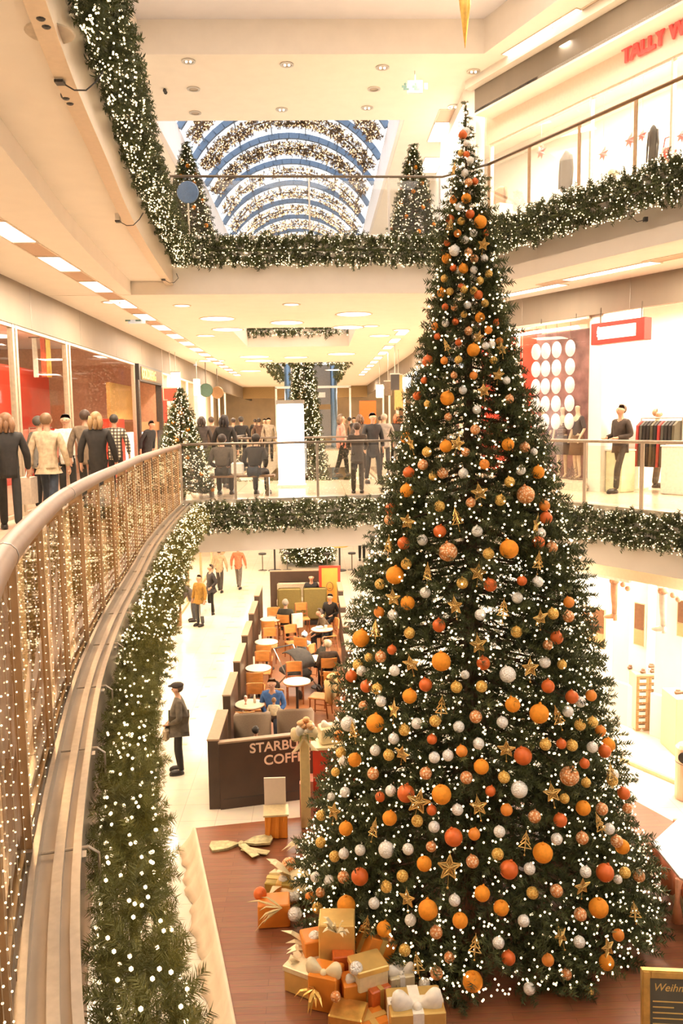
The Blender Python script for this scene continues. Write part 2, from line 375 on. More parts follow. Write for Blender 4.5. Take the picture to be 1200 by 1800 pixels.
# diagonal fronts on the right: L1 (n1, distance 13.4), ground (12.5), L2 (12.2 bulkhead, 12.7 front)
N1 = (.8713,.4907); T1 = (.4907,-.8713); N2 = (.8949,.4463); T2 = (.4463,-.8949)
def q1(d, s, z=0): return Vector((N1[0]*d+T1[0]*s, N1[1]*d+T1[1]*s, z))
def q2(d, s, z=0): return Vector((N2[0]*d+T2[0]*s, N2[1]*d+T2[1]*s, z))
def qbox(b, q, d0, d1, s0, s1, z0, z1):
    A = [q(d0,s0),q(d1,s0),q(d1,s1),q(d0,s1)]
    return b.add([(p.x,p.y,z0) for p in A]+[(p.x,p.y,z1) for p in A], [(0,1,2,3),(7,6,5,4),(4,5,1,0),(5,6,2,1),(6,7,3,2),(7,4,0,3)])
def s_of(p, T): return p[0]*T[0]+p[1]*T[1]
S1L = s_of((3.57,21.0), T1)
struct('wall_front_first', qbox(MB(), q1, 13.4, 13.55, S1L+.6, 3, 8.70, 9.30), BULK)
b = MB()
for s in (-14.2,-11.2,-8.4): qbox(b, q1, 13.395, 13.42, s-.006, s+.006, 8.7, 9.3)
struct('trim_10', b, DARKSTEEL)
S2L = s_of((3.80,19.8), T2)
struct('wall_front_second', qbox(MB(), q2, 12.2, 12.32, S2L, 4, 13.60, 14.30), BULK)
struct('trim_11', qbox(MB(), q2, 12.0, 12.2, S2L-.1, 4, 14.12, 14.30), PLASTER)
struct('ceiling_front_second', qbox(MB(), q2, 12.2, 12.75, S2L, 4, 13.55, 13.66), PLASTER)
struct('wall_sign_second', qbox(MB(), q2, 12.7, 12.85, S2L-.2, 4, 13.02, 13.62), mat('pale_fascia', (.86,.72,.60), .5, var=.03))
struct('wall_corner_second', MB().prism([(3.60,20.2),(3.8,19.8),(4.1,20.3),(4.1,24),(3.6,24)], 10.1, 14.3), PLASTER)
struct('wall_second_right', MB().bx(3.9,4.1,22,60,10.1,14.3), SHOPWHITE)
struct('wall_second_left', MB().bx(-6.1,-5.9,-6,60,10.1,14.3), SHOPWHITE)
struct('trim_12', qbox(MB(), q2, 12.66, 12.9, S2L, 4, 10.1, 10.2), STEEL)
SG = s_of((5.3,16.2), T1)-4.5
struct('wall_front_ground', qbox(MB(), q1, 12.5, 12.65, SG, 3, 3.54, 4.05), mat('shop_fascia', (.66,.52,.36), .5, .1, var=.04))
struct('trim_13', qbox(MB(), q1, 12.42, 12.5, SG, 3, 0, .07), mat('threshold', (.62,.48,.28), .4, .4))
# ground-floor left shop front
XG = -4.85
b = MB(); b.bx(XG-.2,XG,-6,24,3.5,4.05); b.bx(XG-.2,XG,24,62,3.5,4.05); struct('wall_front_left', b, PLASTER)
struct('trim_14', MB().bx(XG-.05,XG+.05,10,62,0,.035), mat('threshold', (.62,.48,.28)))
# shop interiors: back walls and ceilings
struct('wall_shop_left', MB().bx(-10.4,-10.2,6,27.4,5.05,9.05), mat('shop_peach', (.80,.62,.48), .6, var=.03))
struct('wall_shop_right', qbox(MB(), q1, 17.5, 17.7, -21, 2, 5.05, 9.3), SHOPWHITE)
struct('wall_shop_second', qbox(MB(), q2, 16.0, 16.2, -24, 2, 10.1, 14.3), SHOPWHITE)
struct('wall_shop_ground', qbox(MB(), q1, 16.5, 16.7, -22, 2, 0, 4.05), SHOPWHITE)

# ============================================================= NEEDLE FOLIAGE
FIR = mat('fir_needles', (.072,.084,.025), .62, var=.55, scale=5)
FIRW = mat('warm_fir_needles', (.185,.175,.040), .62, var=.5, scale=7)
FIRV = mat('brown_fir_needles', (.16,.10,.045), .6, var=.5, scale=7)
BARK = mat('bark', (.10,.06,.03), .9, var=.3, bump=.4)
BULB = mat('lit_bulb', (1,.85,.6), .4, emit=(1,.75,.44), es=BULB_ES)
BULB2 = mat('dim_amber_bulb', (1,.7,.4), .4, emit=(1,.62,.32), es=1.25)
WIRE = mat('green_wire', (.02,.04,.02), .6)
CLEARWIRE = mat('pale_wire', (.45,.33,.2), .5)
def sprig_template(n, ln, wd, seed):
    g = np.random.default_rng(seed); V = []; F = []
    for i in range(n):
        t = .05+.95*(i+.5)/n; a = g.uniform(0, 2*PI); fw = g.uniform(.35, .85)+.5*max(0, t-.85)
        d = np.array([math.cos(a), math.sin(a), fw]); d /= np.linalg.norm(d); p = np.array([0, 0, t*.92])
        w = np.cross(d, [math.cos(a+1.2), math.sin(a+1.2), .3]); w /= np.linalg.norm(w); L = ln*g.uniform(.75, 1.2)*(1.1-.35*t)
        k = len(V); V += [p-w*wd/2, p+w*wd/2, p+d*L*.6+w*wd*.45, p+d*L]; F += [(k, k+1, k+2), (k, k+2, k+3)]
    k = len(V); V += [np.array([-.02,0,0]), np.array([.02,0,0]), np.array([0,0,.95])]; F.append((k,k+1,k+2))
    return np.array(V), np.array(F)
def frames(D, g):
    D = D/np.linalg.norm(D, axis=1, keepdims=True); r = g.normal(size=D.shape)
    X = np.cross(D, r); X /= np.linalg.norm(X, axis=1, keepdims=True); Y = np.cross(D, X)
    return X, Y, D
def sprigs(P, D, L, tmpl, g):
    P = np.asarray(P); D = np.asarray(D); L = np.asarray(L); X, Y, Z = frames(D, g); TV, TF = tmpl
    V = (P[:,None,:] + L[:,None,None]*(TV[None,:,0:1]*X[:,None,:]+TV[None,:,1:2]*Y[:,None,:]+TV[None,:,2:3]*Z[:,None,:])).reshape(-1,3)
    F = (TF[None]+(np.arange(len(P))*len(TV))[:,None,None]).reshape(-1,3)
    return V, F
t_ = (1+5**.5)/2
IV = np.array([(-1,t_,0),(1,t_,0),(-1,-t_,0),(1,-t_,0),(0,-1,t_),(0,1,t_),(0,-1,-t_),(0,1,-t_),(t_,0,-1),(t_,0,1),(-t_,0,-1),(-t_,0,1)])/math.sqrt(1+t_*t_)
IF = np.array([(0,11,5),(0,5,1),(0,1,7),(0,7,10),(0,10,11),(1,5,9),(5,11,4),(11,10,2),(10,7,6),(7,1,8),(3,9,4),(3,4,2),(3,2,6),(3,6,8),(3,8,9),(4,9,5),(2,4,11),(6,2,10),(8,6,7),(9,8,1)])
def bulbs_mesh(P, r):
    P = np.asarray(P); r = np.broadcast_to(np.asarray(r, float), (len(P),))
    V = (P[:,None,:]+IV[None]*r[:,None,None]).reshape(-1,3); F = (IF[None]+(np.arange(len(P))*12)[:,None,None]).reshape(-1,3)
    return V, F
def lights_on(root, P, r, indiv=0, g=None, wire=False, bm=None):       # bulbs of one light chain: the nearest ones singly, the rest as stuff
    P = np.asarray(P)
    o = np.argsort(np.linalg.norm(P-np.array(EYE), axis=1)); first, rest = P[o[:indiv]], P[o[indiv:]]
    if len(rest):
        V, F = bulbs_mesh(rest, r); ob = raw('bulbs', V, F, bm or BULB, root); ob['kind'] = 'stuff'
    if indiv:
        V, F = bulbs_mesh(np.zeros((1,3)), r); pro = raw('bulb', V, F, BULB); I = ROOTM[root.name].inverted()
        for i, p in enumerate(first):
            c = pro if i == 0 else pro.copy()
            if i: COL.objects.link(c)
            c.parent = root; c.location = I @ Vector(p)
    if wire and len(P) > 20:
        b = MB(); q = P[np.argsort(P[:,2])][::max(1, len(P)//160)]
        for i in range(len(q)-1):
            a, c = Vector(q[i]), Vector(q[i+1])
            if (a-c).length < .6: b.tube([a, (a+c)/2-Vector((0,0,.02)), c], .002, 3, cap=False)
        if b.v: b.build('wire', WIRE, root, world=True)

# ------------------------------------------------------------- firs
def fir(name, label, base, tip, ZP, RP, nbr, slen, tm, nbulb, rb, seed, m=FIR, group=None, indiv=0, droop=.15, lights_label=None, deep=.4, side=5):
    g = np.random.default_rng(seed); base = np.array(base, float); tip = np.array(tip, float); H = tip[2]-base[2]
    ZP = np.array(ZP); RP = np.array(RP)
    root = thing(name, label, 'tree', tuple(base), 0, group)
    zz = np.linspace(ZP[0], ZP[-1], 400); w = np.interp(zz, ZP, RP)+.04; w = w*np.where((zz < ZP[0]+.5) & (H > 8), 1.7, 1.0); cdf = np.cumsum(w); cdf /= cdf[-1]
    zc = np.interp((np.arange(nbr)+g.uniform(0,1,nbr))/nbr, cdf, zz); ang = np.arange(nbr)*2.399963+g.uniform(-.3,.3,nbr)
    R = np.interp(zc, ZP, RP)*g.uniform(.86, 1.04, nbr); LS = np.clip(.32+R/.40, .32, 1.0) if H > 8 else np.ones(nbr)
    P = []; D = []; L = []; tubes = MB()
    for i in range(nbr):
        t = (zc[i]-base[2])/H; ax = base+(tip-base)*t; u = np.array([math.cos(ang[i]), math.sin(ang[i]), 0]); rr = R[i]
        p0 = ax+np.array([0,0,rr*droop*1.2]); p1 = ax+u*rr; p1[2] = zc[i]
        d = p1-p0; Ld = np.linalg.norm(d); d /= max(Ld,1e-6); tang = np.array([-u[1], u[0], 0])
        if i % 6 == 0 and Ld > .25: tubes.tube([p0, p0+d*Ld*.5-np.array([0,0,.02]), p1], [.02*min(1,rr)+.004, .012*min(1,rr)+.003, .004], 4, cap=False)
        sl = slen*LS[i]; P.append(p1-d*sl*.5); D.append(d+np.array([0,0,.25])); L.append(sl*g.uniform(.8,1.15))
        for k in range(side):
            f = 1-deep*(k+g.uniform(0,1))/side*min(1.0, 1.4/max(rr,.2)*.55+.45); s = 1 if k % 2 else -1
            P.append(p0+d*Ld*f-d*sl*.4); D.append(d*.75+tang*s*g.uniform(.4,.9)+np.array([0,0,g.uniform(-.25,.45)])); L.append(sl*g.uniform(.6,1.05))
    for z in np.linspace(ZP[-1]-.25*min(1,H/4), tip[2], 6):                    # the leader
        P.append(np.array([tip[0],tip[1],z-slen*.4])); D.append(g.normal(size=3)*.12+np.array([0,0,1])); L.append(slen*(.45 if H > 8 else .8))
    V, F = sprigs(P, D, L, tm, g); raw('foliage', V, F, m, root)
    b = MB(); b.tube([tuple(base), tuple(base+(tip-base)*.5), tuple(tip-np.array([0,0,.05]))], [.045*RP.max()+.02, .03*RP.max()+.012, .006], 8)
    b.build('trunk', BARK, root, world=True)
    if tubes.v: tubes.build('branches', BARK, root, world=True)
    if nbulb:
        zc = np.interp((np.arange(nbulb)+g.uniform(0,1,nbulb))/nbulb, cdf, zz); zc = np.where(zc < ZP[0]+.15, ZP[0]+.15+g.uniform(0,.8,nbulb), zc); ang = g.uniform(0, 2*PI, nbulb)
        rr = np.interp(zc, ZP, RP)*g.uniform(.90, 1.03, nbulb)+.01; t = (zc-base[2])/H
        Q = base[None]+(tip-base)[None]*t[:,None]; Q[:,0] += rr*np.cos(ang); Q[:,1] += rr*np.sin(ang); Q[:,2] = zc
        lr = root
        if lights_label: lr = thing('fairy_lights', lights_label, 'fairy lights', tuple(base))
        lights_on(lr, Q, rb, indiv, g)
    return root
TM_BIG = sprig_template(34, .30, .050, 1); TM_MED = sprig_template(22, .34, .075, 2); TM_LOW = sprig_template(12, .40, .14, 3)
TM_NEAR = sprig_template(64, .40, .024, 4)
ZT = [.35,.55,1.0,1.6,3.15,4.65,6.13,7.0,7.55,8.2,8.95,9.5,10.0,10.25,10.42]
RT = [2.36,2.38,2.24,2.00,1.65,1.38,.95,.70,.55,.42,.29,.18,.075,.03,.01]
fir('christmas_tree', 'towering dark green fir covered in fairy lights and orange baubles on the wooden deck', (2.0,10.4,.36), (1.87,10.4,10.42), ZT, RT,
    2600, .27, TM_BIG, 5200, .0135, 5, indiv=100, lights_label='thousands of warm white fairy lights wound round the towering fir')
def small_fir(name, label, px, py, z, y, tippy, halfpx, seed, n=420, nb=420, rb=.012, tm=TM_MED, sl=.16, grp=None):
    p = spot_y(px, py, y); q = spot_y(px-2, tippy, y); k = y*1.0/FPX; r = halfpx*k; z1 = q.z
    ZP = [z+.08, z+.2, z+(z1-z)*.5, z+(z1-z)*.8, z1]; RP = [r*.92, r, r*.62, r*.3, .02]
    return fir(name, label, (p.x,y,z), (p.x,y,z1), ZP, RP, n, sl, tm, nb, rb, seed, group=grp, side=4)
small_fir('decorated_fir', 'lit fir with small orange baubles at the bend of the curved glass railing', 322, 870, 5.05, 17.4, 683, 54, 21, 420, 1000, .012)
small_fir('decorated_fir', 'lit fir on the top gallery beside the blue round sign', 333, 418, 10.1, 17.6, 252, 46, 22, 420, 420, .012, sl=.15)
small_fir('decorated_fir', 'lit fir on the top gallery beside the white shop lights', 727, 418, 10.1, 17.6, 256, 46, 23, 420, 420, .012, sl=.15)
fir('decorated_fir', 'very tall lit fir rising through the rear opening behind the white light column', (-.45,38,0), (-.6,38,11.6), [.1,.5,3,6,9,11.6], [1.15,1.2,1.05,.75,.45,.02], 900, .34, TM_LOW, 2600, .026, 24, side=4)

# ------------------------------------------------------------- garlands
def garland(label, path, z, rw, rh, per_m, slen, tm, bulbs_m, rb, seed, m=FIR, indiv=0, group=None, bm=None, inner=.35):
    g = np.random.default_rng(seed); A = np.array(path, float)
    if A.shape[1] == 2: A = np.c_[A, np.full(len(A), z)]
    s = np.r_[0, np.cumsum(np.linalg.norm(np.diff(A, axis=0), axis=1))]; Ltot = s[-1]
    root = thing('garland', label, 'garland', tuple(A[len(A)//2]), 0, group)
    def at(u):
        p = np.stack([np.interp(u, s, A[:,i]) for i in range(3)], 1); q = np.stack([np.interp(u+.05, s, A[:,i])-np.interp(u-.05, s, A[:,i]) for i in range(3)], 1)
        q /= np.linalg.norm(q, axis=1, keepdims=True); a = np.cross(q, [0,0,1.0]); nn = np.linalg.norm(a, axis=1, keepdims=True)
        a = np.where(nn > .2, a/np.maximum(nn,1e-6), np.array([[0,1.0,0]])); b = np.cross(a, q); return p, q, a, b
    N = int(per_m*Ltot); u = g.uniform(0, Ltot, N); th = g.uniform(0, 2*PI, N); p, q, a, b = at(u)
    lump = 1+.13*np.sin(u*7+th*2)+.10*np.sin(u*17+th)
    rad = g.uniform(inner, .82, N)*lump
    dirn = a*np.cos(th)[:,None]+b*np.sin(th)[:,None]
    P = p+a*(rw*rad*np.cos(th))[:,None]+b*(rh*rad*np.sin(th))[:,None]
    D = dirn*.9+q*g.uniform(-.9,.9,(N,1))+g.normal(size=(N,3))*.45
    V, F = sprigs(P, D, slen*g.uniform(.75,1.2,N), tm, g); raw('foliage', V, F, m, root)
    b_ = MB(); pp, _, _, _ = at(np.linspace(0, Ltot, max(4, int(Ltot*2)))); b_.tube([tuple(x) for x in pp], min(rw,rh)*.16, 6); b_.build('core', m, root, world=True)
    M = int(bulbs_m*Ltot)
    if M:
        u = g.uniform(0, Ltot, M); th = g.uniform(0, 2*PI, M); p, q, a, b = at(u); k = g.uniform(.93,1.10,M)
        k = k*(1+.10*np.sin(u*7+th*2))
        lights_on(root, p+a*(rw*k*np.cos(th))[:,None]+b*(rh*k*np.sin(th))[:,None], rb, indiv, g, bm=bm)
    return root
gl = offset(CURVE, .37)
near_part = [p for p in gl if p[1] < 6.2]; far_part = [p for p in gl if p[1] > 6.0]
garland('thick bristly lit fir garland nearest the viewer along the curved ledge, its front stretch', near_part, 4.80, .12, .20, 460, .105, TM_NEAR, 105, .0078, 31, m=FIRW, indiv=100)
garland('lit fir garland along the curved ledge, far stretch up to the bend', far_part, 4.78, .17, .25, 260, .13, TM_BIG, 230, .0088, 32, m=FIRW, indiv=60)
garland('lit fir garland on the first-floor bridge above the cafe', [(x,y-.14) for x,y in FAR1[:3]], 4.76, .15, .27, 330, .15, TM_MED, 170, .0100, 33)
garland('lit fir garland under the railing before the clothes shop with red hanging sign', offset(FAR1[2:], .14), 4.76, .15, .27, 330, .15, TM_MED, 170, .0100, 34)
garland('lit fir garland hanging high on the curved top gallery', [p for p in offset(CURVE,.20) if p[1] > 3], 9.86, .16, .30, 330, .15, TM_MED, 290, .0090, 35, indiv=60)
garland('lit fir garland straight across the top gallery below the vault', [(x,y-.16) for x,y in FAR2[:2]], 9.84, .16, .28, 330, .15, TM_MED, 180, .0100, 36)
garland('lit fir garland climbing in front of the top shop with pink stars', offset(FAR2[1:], .17), 9.86, .17, .32, 330, .15, TM_MED, 200, .0100, 37, indiv=60)
garland('dark garland edging the nearest ceiling opening of the corridor', [(-2.2,27.4),(1.1,27.4)], 9.62, .12, .2, 90, .2, TM_LOW, 70, .014, 38)
garland('lit garland on the crosswise beam before the rear ceiling opening', [(-2.3,34.9),(1.5,34.9)], 9.12, .12, .12, 90, .2, TM_LOW, 90, .016, 39)
garland('lit garland along the red-shop side of the rear ceiling opening', [(-2.1,36),(-2.1,51)], 9.3, .12, .25, 50, .25, TM_LOW, 60, .022, 40)
garland('lit garland along the orange-poster side of the rear ceiling opening', [(1.3,36),(1.3,51)], 9.3, .12, .25, 50, .25, TM_LOW, 60, .022, 41)
garland('lit garland along the first-floor opening behind the white light column', [(-2.3,21.9),(1.6,21.9)], 4.85, .12, .22, 110, .18, TM_MED, 120, .012, 42)
for i, y in enumerate([23.65+3.02*k for k in range(9)]):
    nth = ['nearest', 'second', 'third', 'fourth', 'fifth', 'sixth', 'seventh', 'eighth', 'farthest'][i]
    P = arch(y, HW-.28, RISE-.10, ZS-.10, 24)
    garland('lit fir garland arched under the glass vault, %s of the row' % nth, [(p.x,p.y,p.z) for p in P], 0, .20, .20, 190 if i < 4 else 80, .18, TM_LOW, 150, .017+.0012*i, 50+i, m=FIRV, group='garlands arched under the vault', inner=.2, bm=BULB2)

# ------------------------------------------------------------- baubles and figures on the big tree
ORN = {
 'O': [(153,975,685),(216,916,513),(87,957,478),(47,990,394),(134,896,390),(60,929,308),(129,862,250),(22,894,105),(110,836,132),(242,876,334),(237,838,192),(301,841,125),(154,807,68),(201,1009,894),(186,979,741)],
 'C': [(184,954,648),(249,966,626),(121,973,607),(143,952,598),(232,975,683),(82,999,539),(277,945,509),(293,929,430),(66,947,382),(169,871,333),(54,915,252),(112,875,268),(156,858,269),(159,836,184),(17,910,129),(117,827,110),(320,882,217),(231,846,228),(289,857,196),(339,884,177),(372,898,126),(252,830,151),(279,830,123),(116,818,69),(187,1015,942),(184,1002,858),(192,1000,850),(181,985,764)],
 'W': [(187,960,671),(167,942,598),(240,951,600),(180,921,533),(117,943,521),(261,938,527),(69,1014,509),(252,916,474),(118,923,463),(81,947,432),(224,902,459),(179,896,442),(81,926,371),(44,975,357),(255,894,386),(65,931,333),(104,893,319),(150,874,321),(78,906,297),(57,920,278),(20,965,247),(122,875,286),(137,870,290),(21,947,216),(73,892,241),(145,853,235),(119,857,214),(18,921,152),(37,902,166),(90,863,186),(-17,958,103),(0,930,114),(-44,998,55),(-40,1029,11),(51,869,120),(138,830,144),(90,841,116),(301,906,335),(199,868,327),(282,892,329),(171,864,305),(314,900,283),(346,917,242),(329,882,193),(190,840,215),(256,845,202),(222,832,176),(290,847,162),(212,817,126),(183,811,106),(275,820,98),(215,802,59),(103,821,55),(186,1027,1005),(191,1020,969),(182,1018,954),(172,1016,914),(192,1005,881),(180,1005,873),(207,1004,851),(191,999,837),(181,992,795),(153,1002,775),(203,981,746),(212,985,748),(171,969,694),(230,981,705)],
 'c': [(152,968,663),(171,949,622),(174,931,565),(260,901,404),(45,955,320),(115,852,194),(-11,939,94),(366,923,197),(258,810,68),(130,817,87),(164,997,793),(161,978,712)],
 'R': [(119,1021,690),(105,989,597),(84,1005,552),(137,934,532),(272,953,543),(96,962,515),(257,933,517),(192,903,474),(132,907,428),(273,909,410),(180,883,390),(32,1000,343),(49,958,343),(115,898,362),(257,888,360),(289,900,343),(334,914,272),(262,852,220),(363,927,214),(193,807,91),(179,1028,1001),(188,1009,904),(161,1025,901),(196,993,807)],
 'g': [(129,993,679),(132,958,594),(53,966,376),(278,904,380),(10,981,227),(300,879,250),(269,860,241),(288,825,36),(176,1026,979),(176,991,784)],
 'o': [(148,959,629),(225,954,630),(105,1018,638),(267,971,596),(102,983,576),(98,934,449),(97,905,347),(33,945,257),(71,885,212),(21,929,179),(107,851,175),(143,823,125),(61,853,99),(212,873,345),(342,925,275),(173,858,281),(293,867,226),(348,890,167),(168,826,153),(188,821,139),(309,829,67),(183,1013,923),(156,1020,854),(177,1001,839),(150,1018,813),(197,988,780)],
 'S': [(163,954,632),(115,992,632),(184,933,577),(107,961,541),(249,936,539),(178,908,489),(88,946,454),(152,904,453),(175,890,412),(246,903,437),(104,911,385),(231,886,385),(84,911,332),(91,893,287),(15,947,194),(91,849,141),(200,862,302),(249,857,253),(168,850,244),(278,840,154),(249,818,113),(304,831,88),(172,1025,958),(201,1005,866),(192,983,756),(219,986,742),(195,966,693),(213,975,711)],
 'w': [(264,978,620),(159,884,377),(4,975,198),(335,868,140),(185,1023,990)],
 'G': [(126,973,622),(224,941,587),(138,943,560),(210,931,567),(192,913,508),(98,950,492),(68,980,463),(160,908,476),(270,914,437),(99,923,416),(221,893,422),(40,988,361),(61,941,345),(149,884,363),(90,900,309),(124,883,325),(72,905,278),(17,978,253),(-9,992,166),(101,866,217),(-10,971,141),(7,934,142),(83,859,157),(65,866,141),(-15,941,73),(177,878,365),(298,897,311),(318,912,308),(249,869,300),(284,882,293),(198,854,270),(343,912,237),(187,835,192),(347,878,142),(224,826,152),(83,837,84),(175,1011,896),(213,1004,833),(199,997,824),(153,1018,830),(159,1006,813),(177,996,814),(190,994,812),(205,993,797),(167,980,730),(213,980,729)],
 'p': [(193,942,608),(272,959,557),(66,968,431),(296,937,445),(15,999,267),(152,866,296),(162,842,212),(-24,964,74),(320,924,336),(331,921,294),(199,845,237),(328,845,88),(237,809,86),(165,1025,924),(170,1011,882),(141,1018,773),(208,987,765),(224,993,752),(150,991,730),(185,971,711)],
 'D': [(242,943,572),(146,923,510),(275,869,264)],
 'T': [(158,930,550),(86,975,513),(125,927,488),(248,922,499),(204,898,450),(68,958,414),(134,884,345),(40,951,294),(59,892,201),(47,866,100),(261,882,331),(329,903,254),(305,870,211),(216,839,209),(345,864,109),(158,814,109),(99,827,81),(166,1016,892),(157,992,748)],
 'r': [(231,909,477),(79,936,393),(120,880,305),(61,899,231),(117,862,231),(270,877,297),(300,885,270),(182,851,256),(185,1021,976),(198,1018,944),(211,1013,882),(157,1022,873),(152,1044,865),(164,1008,841),(173,998,817),(153,1007,795),(221,996,775),(165,994,776),(143,1009,760),(168,986,751),(127,1014,708)],
 'V': [(207,881,378),(29,973,292),(68,877,180),(214,852,258),(167,1009,861)],
 'Q': [(91,880,244),(140,847,208),(38,891,141),(220,861,292),(198,831,178),(314,859,155),(134,1012,731)],
 'B': [(106,869,241),(135,841,180)],
}

def glitter(name, c1, c2, rough, metal, sc=55, es=0):
    m = bpy.data.materials.new(name); m.use_nodes = True; t = m.node_tree; b = t.nodes['Principled BSDF']
    v = t.nodes.new('ShaderNodeTexVoronoi'); v.inputs['Scale'].default_value = sc; c = t.nodes.new('ShaderNodeTexCoord'); r = t.nodes.new('ShaderNodeValToRGB')
    t.links.new(c.outputs['Object'], v.inputs['Vector']); t.links.new(v.outputs['Distance'], r.inputs['Fac'])
    r.color_ramp.elements[0].position = .25; r.color_ramp.elements[1].position = .55
    r.color_ramp.elements[0].color = c1+(1,); r.color_ramp.elements[1].color = c2+(1,); t.links.new(r.outputs['Color'], b.inputs['Base Color'])
    bp = t.nodes.new('ShaderNodeBump'); bp.inputs['Strength'].default_value = .9; bp.inputs['Distance'].default_value = .01
    t.links.new(v.outputs['Distance'], bp.inputs['Height']); t.links.new(bp.outputs['Normal'], b.inputs['Normal'])
    b.inputs['Roughness'].default_value = rough; b.inputs['Metallic'].default_value = metal; MATS[name] = m; return m
M_ORANGE = mat('orange_flock', (.86,.30,.015), .75, var=.10, scale=30, bump=.2)
M_ORANGE2 = mat('orange_satin', (.84,.27,.03), .45, var=.08)
M_RUST = mat('rust_satin', (.70,.14,.02), .42, .15, var=.08)
M_GOLD = mat('gold_foil', (.86,.56,.16), .28, .85, var=.12, scale=14, bump=.2)
M_GOLDG = glitter('gold_glitter', (1,.72,.22), (.75,.40,.07), .4, .25)
M_WHITE = glitter('silver_glitter', (1,.98,.92), (.90,.84,.74), .25, .15)
M_COPPER = glitter('copper_glitter', (1,.74,.46), (.72,.26,.07), .4, .2, 40)
M_WIREGOLD = mat('gold_wire', (.66,.42,.13), .35, .7, var=.15)
def ball_mb(r):
    b = MB(); b.ball((0,0,0), r, 14, 10); b.lathe([(r*.16,r*.96),(r*.16,r*1.12),(r*.05,r*1.16)], n=8)
    b.tube([(0,0,r*1.14),(r*.05,0,r*1.24),(0,0,r*1.34),(-r*.05,0,r*1.24),(0,0,r*1.14)], r*.018+.001, 4); return b
def star_mb(r):
    b = MB(); pts = []
    for i in range(10):
        a = PI/2+i*PI/5; q = r if i % 2 == 0 else r*.45; pts.append(Vector((math.cos(a)*q, 0, math.sin(a)*q)))
    for i in range(10):
        b.tube([pts[i], pts[(i+1)%10]], r*.07, 5); b.tube([pts[i]*.55, pts[(i+1)%10]*.62], r*.05, 4)
        b.tube([Vector((0,r*.12,0)), pts[i]], r*.045, 4); b.tube([Vector((0,-r*.12,0)), pts[i]], r*.045, 4)
    b.tube([(0,0,-r*.45),(0,0,-r*1.5)], r*.025, 4); b.ball((0,0,-r*1.55), r*.11, 8, 6); b.tube([(0,0,r),(0,0,r*1.35)], r*.02, 4); return b
def tree_mb(r):
    b = MB()
    for d in ((1,0),(0,1)):
        for k, (zz, w) in enumerate(((-.9,.75),(-.35,.58),(.2,.40))):
            A = Vector((0,0,zz+.85)); B = Vector((d[0]*w,d[1]*w,zz)); C2 = Vector((-d[0]*w,-d[1]*w,zz))
            for p, q in ((A,B),(B,C2),(C2,A)): b.tube([p*r, q*r], r*.06, 4)
    b.tube([(0,0,-1.25*r),(0,0,1.35*r)], r*.05, 5); b.tube([(0,0,-1.2*r),(0,0,-1.8*r)], r*.025, 4); b.ball((0,0,-1.85*r), r*.12, 8, 6); return b
KINDS = {'O': ('bauble', 'large matt orange bauble', ball_mb(.108), M_ORANGE), 'o': ('bauble', 'medium matt orange bauble', ball_mb(.084), M_ORANGE), 'p': ('bauble', 'small satin orange bauble', ball_mb(.066), M_ORANGE2),
 'Q': ('bauble', 'large rust-red bauble', ball_mb(.10), M_RUST), 'R': ('bauble', 'medium rust-red bauble', ball_mb(.076), M_RUST), 'r': ('bauble', 'small rust-red bauble', ball_mb(.058), M_RUST),
 'C': ('bauble', 'copper glitter bauble', ball_mb(.070), M_COPPER), 'D': ('bauble', 'large copper glitter bauble', ball_mb(.108), M_COPPER), 'c': ('bauble', 'small copper glitter bauble', ball_mb(.058), M_COPPER),
 'G': ('bauble', 'gold glitter bauble', ball_mb(.066), M_GOLDG), 'g': ('bauble', 'small gold glitter bauble', ball_mb(.056), M_GOLDG),
 'W': ('bauble', 'silver-white glitter bauble', ball_mb(.064), M_WHITE), 'V': ('bauble', 'large silver-white glitter bauble', ball_mb(.092), M_WHITE), 'w': ('bauble', 'small silver-white glitter bauble', ball_mb(.05), M_WHITE),
 'S': ('star_ornament', 'openwork gold wire star', star_mb(.10), M_WIREGOLD), 'B': ('star_ornament', 'large openwork gold wire star', star_mb(.135), M_WIREGOLD), 'T': ('tree_ornament', 'gold wire fir-shaped ornament', tree_mb(.09), M_WIREGOLD)}
ORD = ['topmost','second','third','fourth','fifth','sixth','seventh','eighth','ninth','tenth','eleventh','twelfth','thirteenth','fourteenth','fifteenth','sixteenth','seventeenth','eighteenth','nineteenth','twentieth','twenty-first','twenty-second','twenty-third','twenty-fourth','twenty-fifth','twenty-sixth','twenty-seventh','twenty-eighth','twenty-ninth','thirtieth']
for k, pts in ORN.items():
    nm, lab, b, m = KINDS[k]; pro = None
    cnt = {'cafe': 0, 'front': 0, 'shop': 0}
    for (x, y, z) in sorted(pts, key=lambda p: -p[2]):
        x, y, z = x/100, y/100, z/100; ax = 2.0-.13*(z-.35)/10.07; dx, dy = x-ax, y-10.4; L = math.hypot(dx, dy) or 1; R_ = float(np.interp(z, ZT, RT))
        side = 'cafe' if dx < -.33*R_ else ('shop' if dx > .33*R_ else 'front')
        e = .03 if k in 'BST' else (-.03 if k in 'OQDV' else -.06)
        if pro is None: pro = o = b.build(nm, m, smooth=(nm == 'bauble'))
        else: o = pro.copy(); COL.objects.link(o)
        o.location = (x+dx/L*e, y+dy/L*e, z); o.scale = (float(np.interp(z, (5.6,7.2), (1,.72))),)*3; o.rotation_euler = (random.uniform(-.3,.3), random.uniform(-.25,.25), math.atan2(dx,-dy)+random.uniform(-.5,.5))
        where = {'cafe': "on the big tree\'s cafe side", 'shop': "on the big tree's shoe-shop side", 'front': "down the big tree's front"}[side]
        tag(o, '%s, %s from the tip %s' % (lab, ORD[cnt[side]], where), 'bauble' if nm == 'bauble' else 'ornament', lab+'s on the big tree'); cnt[side] += 1

